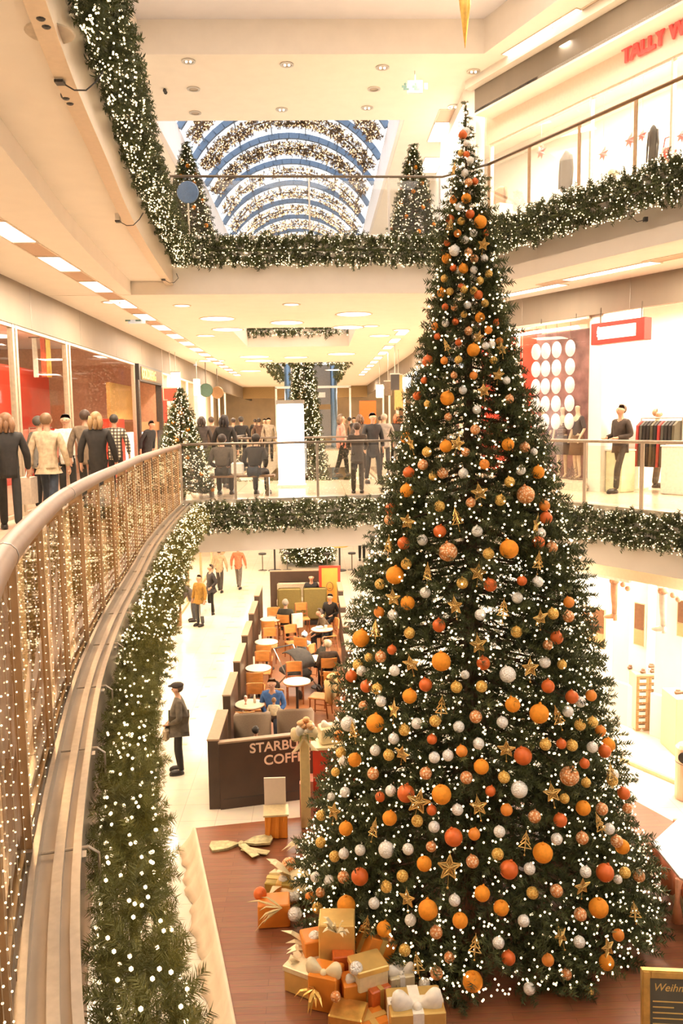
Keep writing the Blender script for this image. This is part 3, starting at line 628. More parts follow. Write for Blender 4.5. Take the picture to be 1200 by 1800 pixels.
# small orange baubles on the smaller firs
for root_, lab in ((bpy.data.objects['decorated_fir'], 'small orange bauble on the lit fir at the bend of the curved railing'), (bpy.data.objects['decorated_fir.001'], 'small orange bauble on the top gallery fir beside the blue round sign'), (bpy.data.objects['decorated_fir.002'], 'small orange bauble on the top gallery fir beside the white light panels')):
    x0, y0, z0 = root_.location; fo = next(c for c in root_.children if c.name.startswith('trunk')); hh = max(v.co.z for v in fo.data.vertices); gg = np.random.default_rng(int(z0*10+x0*3+50)); pr = None
    rr_ = {0: .62, 1: .55, 2: .55}[['at the bend' in lab, 'blue' in lab, 'white' in lab].index(True)]
    for i in range(26):
        f = (i+.5)/26*.86; a = i*2.4; r = rr_*(1-f)*1.0
        if pr is None: pr = o = MB().ball((0,0,0), .045, 10, 8).build('bauble', [M_ORANGE, M_RUST][0], None, smooth=True)
        else: o = pr.copy(); COL.objects.link(o)
        o.location = (x0+r*math.cos(a), y0+r*math.sin(a), z0+.12+f*(hh-.1)); tag(o, lab, 'bauble', lab.replace('small orange bauble', 'orange baubles'))

# ============================================================= RAILINGS
HANDRAIL = mat('tan_handrail', (.24,.125,.066), .40, .0, var=.10, scale=10, stretch=(1,1,1))
NTH = lambda i: '%d%s' % (i, 'th' if 10 <= i % 100 <= 20 else {1:'st',2:'nd',3:'rd'}.get(i % 10, 'th'))
def along(path, step, start=0.0):
    P = np.array(path, float); s = np.r_[0, np.cumsum(np.hypot(*np.diff(P, axis=0).T))]; out = []
    u = start
    while u <= s[-1]+1e-6:
        x, y = np.interp(u, s, P[:,0]), np.interp(u, s, P[:,1]); x2, y2 = np.interp(min(u+.05,s[-1]), s, P[:,0]), np.interp(min(u+.05,s[-1]), s, P[:,1])
        x1, y1 = np.interp(max(u-.05,0), s, P[:,0]), np.interp(max(u-.05,0), s, P[:,1])
        out.append((float(x), float(y), math.atan2(y2-y1, x2-x1))); u += step
    return out
rc = [p for p in CURVE if p[1] > .45]
rt = thing('glass_railing', 'curved bronze glass railing with broad tan handrail along the left gallery', 'railing', (-1.3,3.8,5.05))
b = MB(); b.tube([(x,y,6.16) for x,y in rc], .047, 12); b.build('handrail', HANDRAIL, rt, smooth=True, world=True)
for x, y, a in along(rc, 2.6, 2.42): MB().lathe([(.0485,-.01),(.0485,.01)], n=12).xf(Matrix.Translation((x,y,6.16)) @ Matrix.Rotation(a,4,'Z') @ Matrix.Rotation(PI/2,4,'Y')).build('joint_ring', DARKSTEEL, rt, world=True)
PO = along(rc, 1.0, .55)
for x, y, a in PO:
    b = MB(); b.box((x+math.sin(a)*-.025,y+math.cos(a)*.025,5.43), (.018,.095,1.38), rz=a); b.build('post', BRONZE, rt, world=True)
    b = MB(); dx, dy = math.sin(a), -math.cos(a)
    b.box((x+dx*.09,y+dy*.09,4.985), (.05,.24,.02), rz=a); b.box((x,y,4.99), (.075,.05,.12), rz=a); b.build('bracket', STEEL, rt, world=True)
    b = MB(); b.tube([(x+dx*.04,y+dy*.04,5.02),(x+dx*.22,y+dy*.22,5.02),(x+dx*.255,y+dy*.255,4.99),(x+dx*.255,y+dy*.255,4.86)], .006, 6); b.build('garland_hook', mat('hook_wire', (.55,.45,.33), .4, .5), rt, world=True)
for i in range(len(PO)-1):
    pts = [p for p in along(rc, .1, .55+i*1.0+.03)][:10]
    b = MB(); b.strip([(p[0],p[1]) for p in pts], [(-.006,5.04),(-.006,6.08),(.006,6.08),(.006,5.04)], closed=True); b.build('glass_panel', GLASSB, rt, world=True)
# vertical light strings on the curved railing
g = np.random.default_rng(5); ST = along(rc, .27, 1.25)
pro = None
for i, (x, y, a) in enumerate(ST):
    if y > 16.0: break
    o = thing('light_string', '%s warm light string from the viewer, hanging down the curved glass railing' % NTH(i+1), 'fairy lights', (x+math.sin(a)*.022, y-math.cos(a)*.022, 6.1), a, 'light strings on the curved railing')
    if pro is None:
        z = -np.arange(.03, 1.05, .040); Q = np.stack([g.uniform(-.006,.006,len(z)), g.uniform(-.004,.004,len(z)), z], 1)
        V, F = bulbs_mesh(Q, .0034); p1 = raw('bulbs', V, F, BULB, o, world=False); p1['kind'] = 'stuff'
        p2 = MB().tube([(0,.002,0),(0,.002,-1.06)], .0012, 3).build('wire', CLEARWIRE, o); pro = (p1, p2)
    else:
        for p in pro: c = p.copy(); COL.objects.link(c); c.parent = o
def railing(label, path, z, posts, rad=.026, h=1.14, m=DARKSTEEL, postm=STEEL, pw=.05):
    rt = thing('glass_railing', label, 'railing', (path[0][0],path[0][1],z))
    b = MB(); b.tube([(x,y,z+h) for x,y in path], rad, 10); b.build('handrail', m, rt, smooth=True, world=True)
    P = np.array(path, float); s = np.r_[0, np.cumsum(np.hypot(*np.diff(P, axis=0).T))]
    for u in posts:
        x, y = np.interp(u, s, P[:,0]), np.interp(u, s, P[:,1]); j = min(max(np.searchsorted(s, u), 1), len(P)-1); a = math.atan2(P[j][1]-P[j-1][1], P[j][0]-P[j-1][0])
        MB().box((x,y,z+h/2), (pw,.018,h), rz=a).build('post', postm, rt, world=True)
    cuts = sorted(set(list(posts)+[float(q) for q in s]))
    for u0, u1 in zip(cuts[:-1], cuts[1:]):
        if u1-u0 < .15: continue
        p = [(np.interp(u, s, P[:,0]), np.interp(u, s, P[:,1])) for u in (u0+.03, u1-.03)]
        MB().strip(p, [(-.006,z+.08),(-.006,z+h-.08),(.006,z+h-.08),(.006,z+.08)], closed=True).build('glass_panel', GLASS, rt, world=True)
    return rt
def at_u(path, px, z):      # where along a railing the post seen at px stands
    best = None; P = np.array(path, float); s = np.r_[0, np.cumsum(np.hypot(*np.diff(P, axis=0).T))]
    for u in np.linspace(0, s[-1], 600):
        q = CAMR.transposed() @ (Vector((np.interp(u, s, P[:,0]), np.interp(u, s, P[:,1]), z))-EYE); e = abs(600+FPX*q.x/-q.z-px)
        if best is None or e < best[0]: best = (e, float(u))
    return best[1]
f1 = offset(FAR1, -.05); f2 = offset(FAR2, -.05)
railing('straight glass railing of the first-floor bridge with thin dark handrail', f1[:3], 5.05, [at_u(f1[:3], px, 5.6) for px in (318,413,558,694)], postm=mat('post_steel', (.5,.42,.33), .35, .8))
railing('glass railing with steel posts in front of the clothes shop with the red hanging sign', f1[2:], 5.05, [at_u(f1[2:], px, 5.6) for px in (930,1027,1128,1230)], rad=.03, m=mat('rail_steel', (.38,.32,.26), .3, .85), pw=.07)
railing('glass railing straight across the top gallery below the vault', f2[:3], 10.1, [at_u(f2[:3], px, 10.7) for px in (304,544,683,772)], rad=.024, pw=.035)
railing('glass railing climbing in front of the top shop with pink stars', f2[2:], 10.1, [at_u(f2[2:], px, 10.7) for px in (850,930,1018,1117,1230)], rad=.03, m=mat('rail_brown', (.22,.13,.07), .35, .6), postm=mat('post_tan', (.55,.38,.24), .35, .7), pw=.06)
railing('low glass barrier around the rear floor opening behind the white light column', [(-2.35,28),(-2.35,21.8),(1.65,21.8),(1.65,28)], 5.05, [0,2,4,6.2,8.2,10.2,12,14,16], rad=.03, pw=.04)

# ============================================================= PEOPLE
SKIN = mat('skin', (.50,.28,.18), .5, var=.05, scale=30)
def skin_obj(name, pts, edges, rad, m, parent, sub=1, root=0):
    me = bpy.data.meshes.new(name); me.from_pydata([tuple(p) for p in pts], edges, []); o = bpy.data.objects.new(name, me); COL.objects.link(o)
    o.parent = parent; ROOTM[o.name] = ROOTM[parent.name].copy(); me.materials.append(m)
    o.modifiers.new('skin', 'SKIN')
    if not me.skin_vertices: bpy.context.view_layer.objects.active = o
    for i, v in enumerate(me.skin_vertices[0].data):
        r = rad[i]; v.radius = (r, r) if not isinstance(r, tuple) else r; v.use_root = (i == root)
    o.modifiers['skin'].use_smooth_shade = True
    s = o.modifiers.new('sub', 'SUBSURF'); s.levels = sub; s.render_levels = sub
    return o
class Sk:
    def __init__(s): s.p = []; s.e = []; s.r = []
    def add(s, p, r, prev=None):
        s.p.append(Vector(p)); s.r.append(r); i = len(s.p)-1
        if prev is not None: s.e.append((prev, i))
        return i
def person(label, loc, heading, pose='stand', h=1.72, top=(.08,.07,.06), legs=(.06,.06,.07), hair=(.10,.06,.03), arms='down', coat=.0, cap=None, hat=None, face=True,
           stride=0.0, lean=0.0, skirt=False, bald=False, stripes=None, seat=.46, group=None, cat='person', long_hair=False, head_turn=0.0, girth=1.0):
    top = tuple(c*(.42+.45*min(1, max(top)/.5)) for c in top); legs = tuple(c*.45 for c in legs); hair = tuple(c*.55 for c in hair)
    k = h/1.74; root = thing('person', label, cat, tuple(loc), heading, group)
    sit = pose == 'sit'; dz = (seat-.90) if sit else 0.0
    L = Matrix.Translation((0,0,.93)) @ Matrix.Rotation(lean,4,'X') @ Matrix.Translation((0,0,-.93))      # lean forward (towards -y)
    def up(x, y, z): v = L @ Vector((x,y,z)); v.z += dz; return v*k
    def lo(x, y, z): return Vector((x,y,z))*k
    HT = Matrix.Translation((0,0,1.5)) @ Matrix.Rotation(head_turn,4,'Z') @ Matrix.Translation((0,0,-1.5))
    def hd(x, y, z): v = HT @ Vector((x,y,z)); return up(v.x, v.y, v.z)
    hips = {}; knees = {}; ank = {}; toe = {}
    for s in (-1, 1):
        if sit:
            hips[s] = lo(s*.10,.0,seat+.06); knees[s] = lo(s*.13,-.43,seat+.05); ank[s] = lo(s*.13,-.42,.10); toe[s] = lo(s*.14,-.56,.045)
        else:
            f = s*stride; hips[s] = lo(s*.095,0,.91); knees[s] = lo(s*.10,-.03-f*.32,.50); ank[s] = lo(s*.10,.02-f*.55,.10+max(0,-f)*.10); toe[s] = lo(s*.11,-.14-f*.55,.045+max(0,-f)*.02)
    sh = {s: up(s*.185,.01,1.42) for s in (-1,1)}
    A = {'down': ((.27,.03,1.14),(.28,-.05,.89)), 'bent': ((.26,.05,1.15),(.15,-.24,1.10)), 'pocket': ((.29,.09,1.15),(.20,-.08,.98)), 'fwd': ((.24,-.12,1.20),(.17,-.40,1.14)),
         'swing': ((.27,.10,1.15),(.26,.04,.90)), 'hold': ((.25,.0,1.15),(.10,-.26,1.05)), 'clasp': ((.28,.02,1.13),(.05,-.20,.98))}[arms]
    el = {}; wr = {}
    for s in (-1, 1):
        e, w = A; sw = (-s*stride*.5 if arms in ('down','swing') else 0)
        el[s] = up(s*e[0], e[1]-sw*.12, e[2]); wr[s] = up(s*w[0], w[1]-sw*.35, w[2])
    # the body: one continuous surface
    b = Sk(); pv = b.add(up(0,0,.94) if not sit else lo(0,0,seat+.09), .085*k); sp = b.add(up(0,.01,1.14), .095*k, pv); ch = b.add(up(0,.005,1.33), .108*k, sp)
    nb = b.add(up(0,.012,1.46), .052*k, ch); nk = b.add(hd(0,-.0,1.53), .050*k, nb); h1 = b.add(hd(0,-.022,1.585), .064*k, nk); h2 = b.add(hd(0,-.012,1.645), .086*k, h1); h3 = b.add(hd(0,.0,1.70), .078*k, h2)
    b.add(hd(0,-.118,1.632), .013*k, h2)
    for s in (-1, 1):
        b.add(hd(s*.098,.005,1.64), .018*k, h2)
        i = b.add(sh[s], .048*k, ch); j = b.add(el[s], .042*k, i); w = b.add(wr[s], .028*k, j); d = (wr[s]-el[s]).normalized()
        side = Vector((-s,0,0)) if abs(d.z) > .6 else Vector((0,0,1)); acr = d.cross(side).normalized()
        pm = b.add(wr[s]+d*.06*k, .032*k, w)
        for q, ln in ((-.028,.062),(-.010,.074),(.010,.070),(.028,.054)):
            f1 = b.add(wr[s]+d*(.06+ln*.62)*k+acr*q*k, .0095*k, pm); b.add(wr[s]+d*(.06+ln)*k+acr*q*k+side*.018*k, .008*k, f1)
        t1 = b.add(wr[s]+d*.045*k+acr*-.045*k+side*.012*k, .011*k, pm); b.add(wr[s]+d*.085*k+acr*-.052*k+side*.025*k, .009*k, t1)
        i = b.add(hips[s], .055*k, pv); j = b.add(knees[s], .054*k, i); a = b.add(ank[s], .032*k, j); b.add(toe[s]*.8+ank[s]*.2, .020*k, a)
    skin_obj('body', b.p, b.e, b.r, SKIN, root)
    # jacket
    cl = mat('cloth_%02d%02d%02d' % tuple(int(c*99) for c in top), top, .85, var=.25, scale=14, bump=.15) if stripes is None else stripes
    b = Sk(); pv = b.add(up(0,0,.97) if not sit else lo(0,.01,seat+.13), .168*k*girth); sp = b.add(up(0,.01,1.14), .150*k*girth, pv); ch = b.add(up(0,.005,1.33), .163*k*girth, sp); b.add(up(0,.014,1.492), .068*k, ch)
    if coat and not sit: b.add(lo(0,.0,.93-coat*.5), .160*k*girth, pv); b.add(lo(0,.0,.93-coat), .150*k*girth, len(b.p)-1)
    elif not sit: b.add(lo(0,.0,.80), .160*k*girth, pv)
    for s in (-1, 1):
        i = b.add(sh[s], .070*k, ch); j = b.add(el[s], .062*k, i); b.add(wr[s]*.92+el[s]*.08, .046*k, j)
    skin_obj('jacket', b.p, b.e, b.r, cl, root)
    tm = mat('legs_%02d%02d%02d' % tuple(int(c*99) for c in legs), legs, .85, var=.2, scale=16)
    b = Sk(); pv = b.add(lo(0,0,.90) if not sit else lo(0,.0,seat+.06), .112*k)
    for s in (-1, 1):
        i = b.add(hips[s], .076*k, pv); j = b.add(knees[s], .074*k*girth, i); b.add(ank[s]+Vector((0,0,-.03)), .060*k, j)
    skin_obj('trousers', b.p, b.e, b.r, tm, root)
    for s in (-1, 1):
        b = MB(); d = (toe[s]-ank[s]); c = (ank[s]*.45+toe[s]*.55); a = math.atan2(d.y, d.x)-PI/2
        b.lathe([(.034*k,-.045*k),(.054*k,-.043*k),(.057*k,-.01*k),(.048*k,.03*k),(.028*k,.055*k)], (0,0,0), 10, 1, 2.6)
        b.xf(Matrix.Translation((c.x,c.y,.046*k)) @ Matrix.Rotation(a,4,'Z')); b.build('shoe', mat('shoe_leather', (.018,.013,.01), .4), root, smooth=True)
    # hair, eyes, hats
    c = hd(0,.010,1.672); R = .103*k; F = HT @ Vector((0,-1,0))
    if not bald:
        b = MB(); b.ball(tuple(c), R, 14, 10, 1.0, .93, 1.05); keep = []
        for f in b.f:
            m_ = sum((Vector(b.v[i]) for i in f), Vector())/len(f)-c; fw = m_.dot(F)
            if not (fw > .012*k and m_.z < .072*k) and m_.z > (-.17 if long_hair else (-.085 if fw < -.02*k else -.05))*k: keep.append(f)
        b.f = keep
        if long_hair:
            for s in (-1, 0, 1): b.tube([tuple(c+Vector((s*.06,.05,.02))*k), tuple(c+Vector((s*.085,.06,-.10))*k), tuple(c+Vector((s*.08,.07,-.20))*k)], [.05*k,.05*k,.025*k], 8)
        hm = mat('hair_%02d%02d%02d' % tuple(int(x*99) for x in hair), hair, .6, var=.3, scale=40, stretch=(3,3,.4))
        b.build('hair', hm, root, smooth=True)
    if face:
        for s in (-1, 1): MB().ball(tuple(hd(s*.033,-.092,1.652)), .0075*k, 8, 6).build('eye', mat('dark_eye', (.03,.02,.015), .2), root)
        MB().ball(tuple(hd(0,-.090,1.593)), .022*k, 8, 6, .3, 1, .5).build('mouth', mat('lips', (.50,.20,.16), .5), root)
    if cap: b = MB(); b.ball(tuple(hd(0,.0,1.715)), .112*k, 14, 8, .50, 1, 1.12); b.lathe([(.005,.0),(.075*k,.0),(.07*k,.012*k),(.005,.016*k)], tuple(hd(0,-.10,1.70)), 12); b.build('flat_cap', mat('cap_cloth', cap, .9, var=.2), root, smooth=True)
    if hat: b = MB(); b.ball(tuple(hd(0,.008,1.685)), .112*k, 14, 8, .95); b.ball(tuple(hd(0,.008,1.80)), .03*k, 8, 6); b.build('woolly_hat', mat('hat_wool_%d' % int(hat[2]*99), hat, .9, var=.3, scale=30), root, smooth=True)
    return root
DK = (.030,.026,.022); BRN = (.14,.09,.055); TAN = (.52,.40,.26); GRY = (.13,.12,.105); JEAN = (.06,.08,.12)
def gp(px, py, z): p = spot(px, py, z); return (p.x, p.y, z)
H = math.radians
# ground floor
person('man in flat cap and grey-brown jacket standing alone beside the cafe panels', gp(317,1358,0), H(-80), h=1.74, top=(.16,.13,.09), legs=(.045,.04,.035), cap=(.03,.022,.016), arms='clasp', coat=.14, head_turn=-.1, girth=1.16)
person('woman in mustard-brown coat holding a white carrier bag by the ground-floor windows', gp(352,1100,0), H(-35), h=1.68, top=(.42,.23,.04), legs=(.12,.12,.12), hair=(.22,.13,.07), coat=.20, arms='down')
person('person in dark coat close behind the mustard-brown coat', gp(372,1080,0), H(-60), h=1.74, top=(.07,.06,.055), legs=DK, hair=(.12,.08,.05), coat=.25, arms='pocket')
person('person in grey jacket bending towards the lit window beside the mustard coat', gp(341,1092,0), H(-75), h=1.6, top=(.20,.17,.15), legs=(.17,.18,.20), hair=(.12,.07,.04), lean=.75, arms='fwd')
person('walker in orange-red top far down the pale ground floor', gp(420,1034,0), H(170), h=1.72, top=(.62,.20,.10), legs=(.34,.30,.26), stride=.5)
person('walker in beige top near the far ground-floor window', gp(387,1040,0), H(175), h=1.70, top=(.48,.36,.22), legs=(.12,.10,.08), stride=.5)
person('dark-trousered shopper under the far edge of the bridge, right of the cafe', gp(636,985,0), H(0), h=1.75, top=(.1,.08,.07), legs=DK)
# first floor, left gallery
person('walker in black jacket at the frame edge, first behind the curved handrail', (-4.55,12.3,5.05), H(200), h=1.72, top=(.035,.03,.028), legs=DK, hair=(.34,.17,.08), stride=.5, long_hair=True)
person('walker in beige jacket and jeans seen from behind, by the tan handrail', (-4.25,13.2,5.05), H(178), h=1.72, top=TAN, legs=JEAN, hair=(.30,.17,.08), stride=.45, coat=.05)
person('walker with grey-brown coat and short dark hair in front of the red shop', (-4.25,15.4,5.05), H(182), h=1.80, top=(.24,.17,.11), legs=(.08,.07,.06), hair=(.09,.05,.03), stride=.4)
person('blond walker in long black coat beside the tan handrail', (-3.68,14.0,5.05), H(180), h=1.74, top=(.035,.028,.022), legs=DK, hair=(.50,.30,.13), stride=.4, coat=.3, long_hair=True)
def plaid():
    m = mat('plaid_cloth', (.6,.55,.45), .85); t = m.node_tree; b = t.nodes['Principled BSDF']; c = t.nodes.new('ShaderNodeTexCoord')
    w1 = t.nodes.new('ShaderNodeTexWave'); w1.inputs['Scale'].default_value = 4.5; w2 = t.nodes.new('ShaderNodeTexWave'); w2.bands_direction = 'Z'; w2.inputs['Scale'].default_value = 4.5
    mx = t.nodes.new('ShaderNodeMath'); mx.operation = 'MULTIPLY'; r = t.nodes.new('ShaderNodeValToRGB'); r.color_ramp.elements[0].color = (.04,.03,.025,1); r.color_ramp.elements[1].color = (.75,.66,.5,1)
    for w in (w1, w2): t.links.new(c.outputs['Object'], w.inputs['Vector'])
    t.links.new(w1.outputs['Fac'], mx.inputs[0]); t.links.new(w2.outputs['Fac'], mx.inputs[1]); t.links.new(mx.outputs[0], r.inputs['Fac'])
    for l in list(b.inputs['Base Color'].links): t.links.remove(l)
    t.links.new(r.outputs['Color'], b.inputs['Base Color']); return m
person('person in black and cream checked shirt with dark hair, back turned', (-4.33,17.9,5.05), H(185), h=1.74, legs=DK, hair=(.04,.03,.02), stripes=plaid(), stride=.3)
person('dark-haired person in white shirt facing the camera among the walkers', (-4.85,16.2,5.05), H(5), h=1.74, top=(.80,.76,.70), legs=DK, hair=(.03,.02,.02))
person('person in grey top half hidden at the red shop window', (-5.0,15.1,5.05), H(150), h=1.70, top=(.25,.24,.22), legs=DK, hair=(.12,.10,.08))
person('stooping person in black jacket by the lit jewellery window', (-4.75,23.2,5.05), H(60), h=1.66, top=(.05,.05,.055), legs=DK, hair=(.03,.025,.02), lean=.35)
# first floor, bridge
person('person in speckled grey-brown coat sitting on the bench nearest the railing bend, back turned', (-2.02,17.55,5.05), H(178), 'sit', 1.74, top=(.15,.12,.095), legs=(.06,.05,.04), hair=(.07,.05,.04), arms='bent', lean=.18)
person('person in black coat and jeans sitting beside the white light column, back turned', (-1.33,17.5,5.05), H(165), 'sit', 1.74, top=(.035,.03,.025), legs=JEAN, hair=(.05,.03,.02), arms='bent', lean=.22)
person('person in dark padded coat right of the light column, leaning forward with back turned', (.86,17.7,5.05), H(176), h=1.50, top=(.09,.065,.045), legs=(.10,.08,.06), hair=(.14,.09,.06), arms='fwd', lean=.15, coat=.22)
FARP = [(395,19.8,-2.3,'dark-haired woman in black coat walking behind the bench',DK,(.03,.02,.02),.3,170,True), (424,27,-2.6,'shopper in black coat near the red shopfront poster',DK,(.05,.03,.02),.2,180,False),
 (600,23.0,.7,'walker in salmon pink jacket behind the rear barrier',(.62,.27,.20),(.30,.20,.12),.0,100,True), (655,20.3,1.32,'person in long dark coat standing behind the railing',(.05,.05,.055),(.05,.03,.02),.3,20,False),
 (632,25,1.45,'brown-haired shopper below the orange poster',(.12,.09,.07),(.16,.09,.05),.1,190,True), (675,24,2.05,'grey-haired walker in pale grey coat under the right shops',(.26,.23,.20),(.42,.34,.26),.2,180,False),
 (697,25,2.4,'red-haired shopper in black coat nearest the big tree',DK,(.55,.16,.05),.2,185,True), (372,26,-3.3,'shopper in brown coat passing the bright window',BRN,(.10,.06,.04),.1,180,False),
 (355,24,-3.3,'shopper with dark hair behind the lit fir at the bend',(.10,.08,.07),(.06,.04,.03),.1,180,True)]
for px, y, x_, lab, c, hr, ct, hdg, lh in FARP:
    p = spot_y(px, 760, y); person(lab, (p.x, y, 5.05), H(hdg), h=1.72, top=c, legs=DK, hair=hr, coat=ct, stride=.35, long_hair=lh)
for i, (px, y, c) in enumerate([(472,33,(.30,.25,.18)),(455,36,(.16,.09,.06)),(465,40,(.45,.35,.24)),(448,44,DK),(604,34,(.24,.15,.09)),(614,38,(.10,.09,.08)),(622,42,(.34,.30,.24)),(668,35,(.12,.11,.11)),(705,31,(.2,.13,.09)),(410,30,(.18,.12,.09)),(424,33,(.12,.09,.08))]):
    p = spot_y(px, 745, y); person('distant shopper in %s clothes, %s of the corridor crowd from the white column' % (['straw-brown','dark brown','sandy','black','brown','charcoal','pale grey','slate','russet','tawny','sooty'][i], ['first','second','third','fourth','fifth','sixth','seventh','eighth','ninth','tenth','eleventh'][i]), (p.x, y, 5.05), H(180 if i % 2 else 0), h=1.70, top=c, legs=DK, hair=(.07,.05,.03), group='crowd far down the corridor')
# first floor, right shop
person('shopper in dark jacket and speckled trousers walking past the clothes racks', gp(1088,866,5.05), H(-70), h=1.78, top=(.075,.05,.035), legs=(.10,.08,.065), hair=(.16,.09,.05), stride=.35, arms='bent')
person('fair-haired shopper in brown jacket inside the clothes shop', tuple(q1(15.2,-11.9,5.05)), H(60), h=1.70, top=(.26,.15,.085), legs=(.12,.09,.07), hair=(.45,.27,.14), arms='bent')
# cafe
person('woman in blue pullover sitting with a toddler on her lap', (-1.02,16.85,0), H(-6), 'sit', 1.70, top=(.06,.16,.42), legs=JEAN, hair=(.24,.12,.05), arms='hold', lean=.12)
person('toddler in cream top sitting on the lap of the woman in blue', (-.98,16.50,.36), H(175), 'sit', .92, top=(.78,.68,.45), legs=(.10,.06,.05), hair=(.42,.22,.09), seat=.28, arms='bent')
person('grey-haired man in dark green jacket sitting on a cafe chair, back turned', (-1.02,24.2,0), H(160), 'sit', 1.78, top=(.06,.055,.035), legs=(.05,.045,.04), hair=(.55,.48,.38), arms='bent')
person('woman in black top sitting against the orange poster and facing the tables', (.32,25.2,0), H(-25), 'sit', 1.68, top=(.03,.025,.022), legs=DK, hair=(.04,.025,.018), arms='bent')
person('person in olive-brown jacket bending over a cafe table', (.22,23.3,0), H(-75), 'sit', 1.72, top=(.17,.11,.055), legs=DK, hair=(.09,.05,.03), arms='fwd', lean=.35)
person('child in light blue woolly hat at the middle cafe table', (-.42,21.6,0), H(150), 'sit', 1.35, top=(.30,.45,.62), legs=(.1,.08,.07), hair=(.2,.1,.05), hat=(.42,.62,.80), arms='bent', seat=.44)
person('person with brown hair and dark top beside the child in the blue hat', (-.05,20.5,0), H(60), 'sit', 1.60, top=(.06,.045,.03), legs=DK, hair=(.30,.15,.06), arms='fwd', lean=.3)
person('white-haired man in dark brown jacket sitting with his back to the tree', (.18,19.6,0), H(185), 'sit', 1.74, top=(.10,.06,.035), legs=DK, hair=(.80,.66,.44), arms='bent')
person('man in black sitting on the rear bench of the cafe, facing the viewer', (-.28,28.3,0), H(0), 'sit', 1.74, top=(.04,.04,.035), legs=DK, hair=(.28,.18,.12), arms='bent', bald=True)
person('dark-haired child peeping over the front panel of the cafe', (-1.18,14.20,0), H(175), h=1.22, top=(.12,.08,.06), legs=DK, hair=(.05,.03,.02))

# ============================================================= FIXTURES AND SHOPS
LIT = mat('lit_diffuser', (1,.95,.85), .5, emit=(1,.93,.80), es=3.0)
LITSOFT = mat('lit_disc', (1,.95,.85), .5, emit=(1,.88,.68), es=1.6)
GRILLE = mat('grille_brown', (.52,.36,.25), .5, .3, var=.12, scale=30, stretch=(1,12,1))
WHITEMAT = mat('white_enamel', (.85,.82,.77), .4)
BLACK = mat('black_plastic', (.03,.027,.025), .45)
TRIMW = mat('light_frame', (.72,.62,.50), .4, .3)
def ceiling_panel(x, y, z, w, l, label, lit=True, group=None, rz=0):
    t = thing('ceiling_light' if lit else 'ceiling_grille', label, 'ceiling light' if lit else 'grille', (x,y,z), rz, group)
    b = MB()
    for s in (-1,1): b.bx(s*w/2-.012,s*w/2+.012,-l/2,l/2,-.015,0); b.bx(-w/2,w/2,s*l/2-.012,s*l/2+.012,-.015,0)
    b.build('frame', TRIMW, t); MB().bx(-w/2,w/2,-l/2,l/2,-.008,-.002).build('diffuser' if lit else 'louvre', LIT if lit else GRILLE, t); return t
for i in range(16):
    y = 10.9+2.14*i; x = -3.85-.012*i
    ceiling_panel(x, y, 9.05, .34, 1.15, '%s white light panel from the viewer in the left gallery ceiling row' % NTH(i+1), True, 'light panels of the left gallery ceiling')
    ceiling_panel(x, y-1.07, 9.05, .34, .9, '%s brown grille from the viewer between the left gallery light panels' % NTH(i+1), False, 'grilles of the left gallery ceiling')
for i in range(10):
    y = 23.5+2.3*i; ceiling_panel(2.45, y, 9.05, .30, 1.2, '%s white light panel in the ceiling row along the right corridor shops' % NTH(i+1), True, 'light panels of the right corridor ceiling')
aR1 = math.atan2(T1[1], T1[0])-PI/2
for i, (px, py) in enumerate(((1070,477),(925,512))):
    p = spot(px, py, 9.3); ceiling_panel(p.x, p.y, 9.3, .32, 2.1, ['long white light strip over the clothes shop, nearer the frame edge','long white light strip over the clothes shop, half behind the tree'][i], True, None, aR1)
p = spot(990, 493, 9.3); ceiling_panel(p.x, p.y, 9.3, .3, 1.2, 'brown grille between the two light strips over the clothes shop', False, None, aR1)
p = spot(1190, 450, 9.3); ceiling_panel(p.x, p.y, 9.3, .3, 1.2, 'brown grille in the ceiling at the frame edge above the clothes shop', False, None, aR1)
p = spot(955, 60, 14.3); ceiling_panel(p.x, p.y, 14.3, .36, 2.2, 'long white light strip in the top ceiling by the sign fascia', True, None, math.atan2(T2[1], T2[0])-PI/2)
p = spot(1036, 18, 14.3); t = ceiling_panel(p.x, p.y, 14.3, .36, 1.7, 'plain metal panel with two spots in the top ceiling', False, None, math.atan2(T2[1], T2[0])-PI/2)
for s in (-.5, .45): MB().lathe([(.05,-.03),(.06,-.012)], (0,s,0), 12).build('spot_lamp', DARKSTEEL, t)
for i, (px, py) in enumerate(((775,232),(757,290))):
    p = spot(px, py, 14.3); ceiling_panel(p.x, p.y, 14.3, .55, 1.5, ['white light panel over the top gallery nearer the ceiling edge','white light panel over the top gallery by the lit fir tip'][i])
p = spot(783,205,14.3); ceiling_panel(p.x, p.y, 14.3, .45, 1.0, 'grey grille over the top gallery beside the big tree tip', False)
# flush round lamps of the first-floor ceiling
DL = [(382,560,.40),(504,567,.40),(622,552,.40),(612,575,.40),(400,579,.40),(362,590,.25),(195,531,.17),(320,537,.17),(512,535,.17),(447,627,.55),(455,634,.55),(520,628,.45),(600,622,.5),(667,590,.3),(372,634,.5),(440,652,.5),(590,650,.5),(705,580,.22),(652,573,.2)]
for i, (px, py, r) in enumerate(DL):
    p = spot(px, py, 9.05); t = thing('downlight', '%s round glowing lamp of the first-floor ceiling, counted outward from the hall' % NTH(i+1), 'ceiling light', (p.x,p.y,9.05), 0, 'round lamps of the first-floor ceiling')
    MB().lathe([(r,-.006),(r,-.001)], n=24).build('diffuser', LITSOFT, t); MB().strip([(math.cos(a)*r*1.03, math.sin(a)*r*1.03) for a in np.linspace(0,2*PI,25)], [(-.02,-.012),(.02,-.012),(.02,0),(-.02,0)], closed=True).build('rim', TRIMW, t)
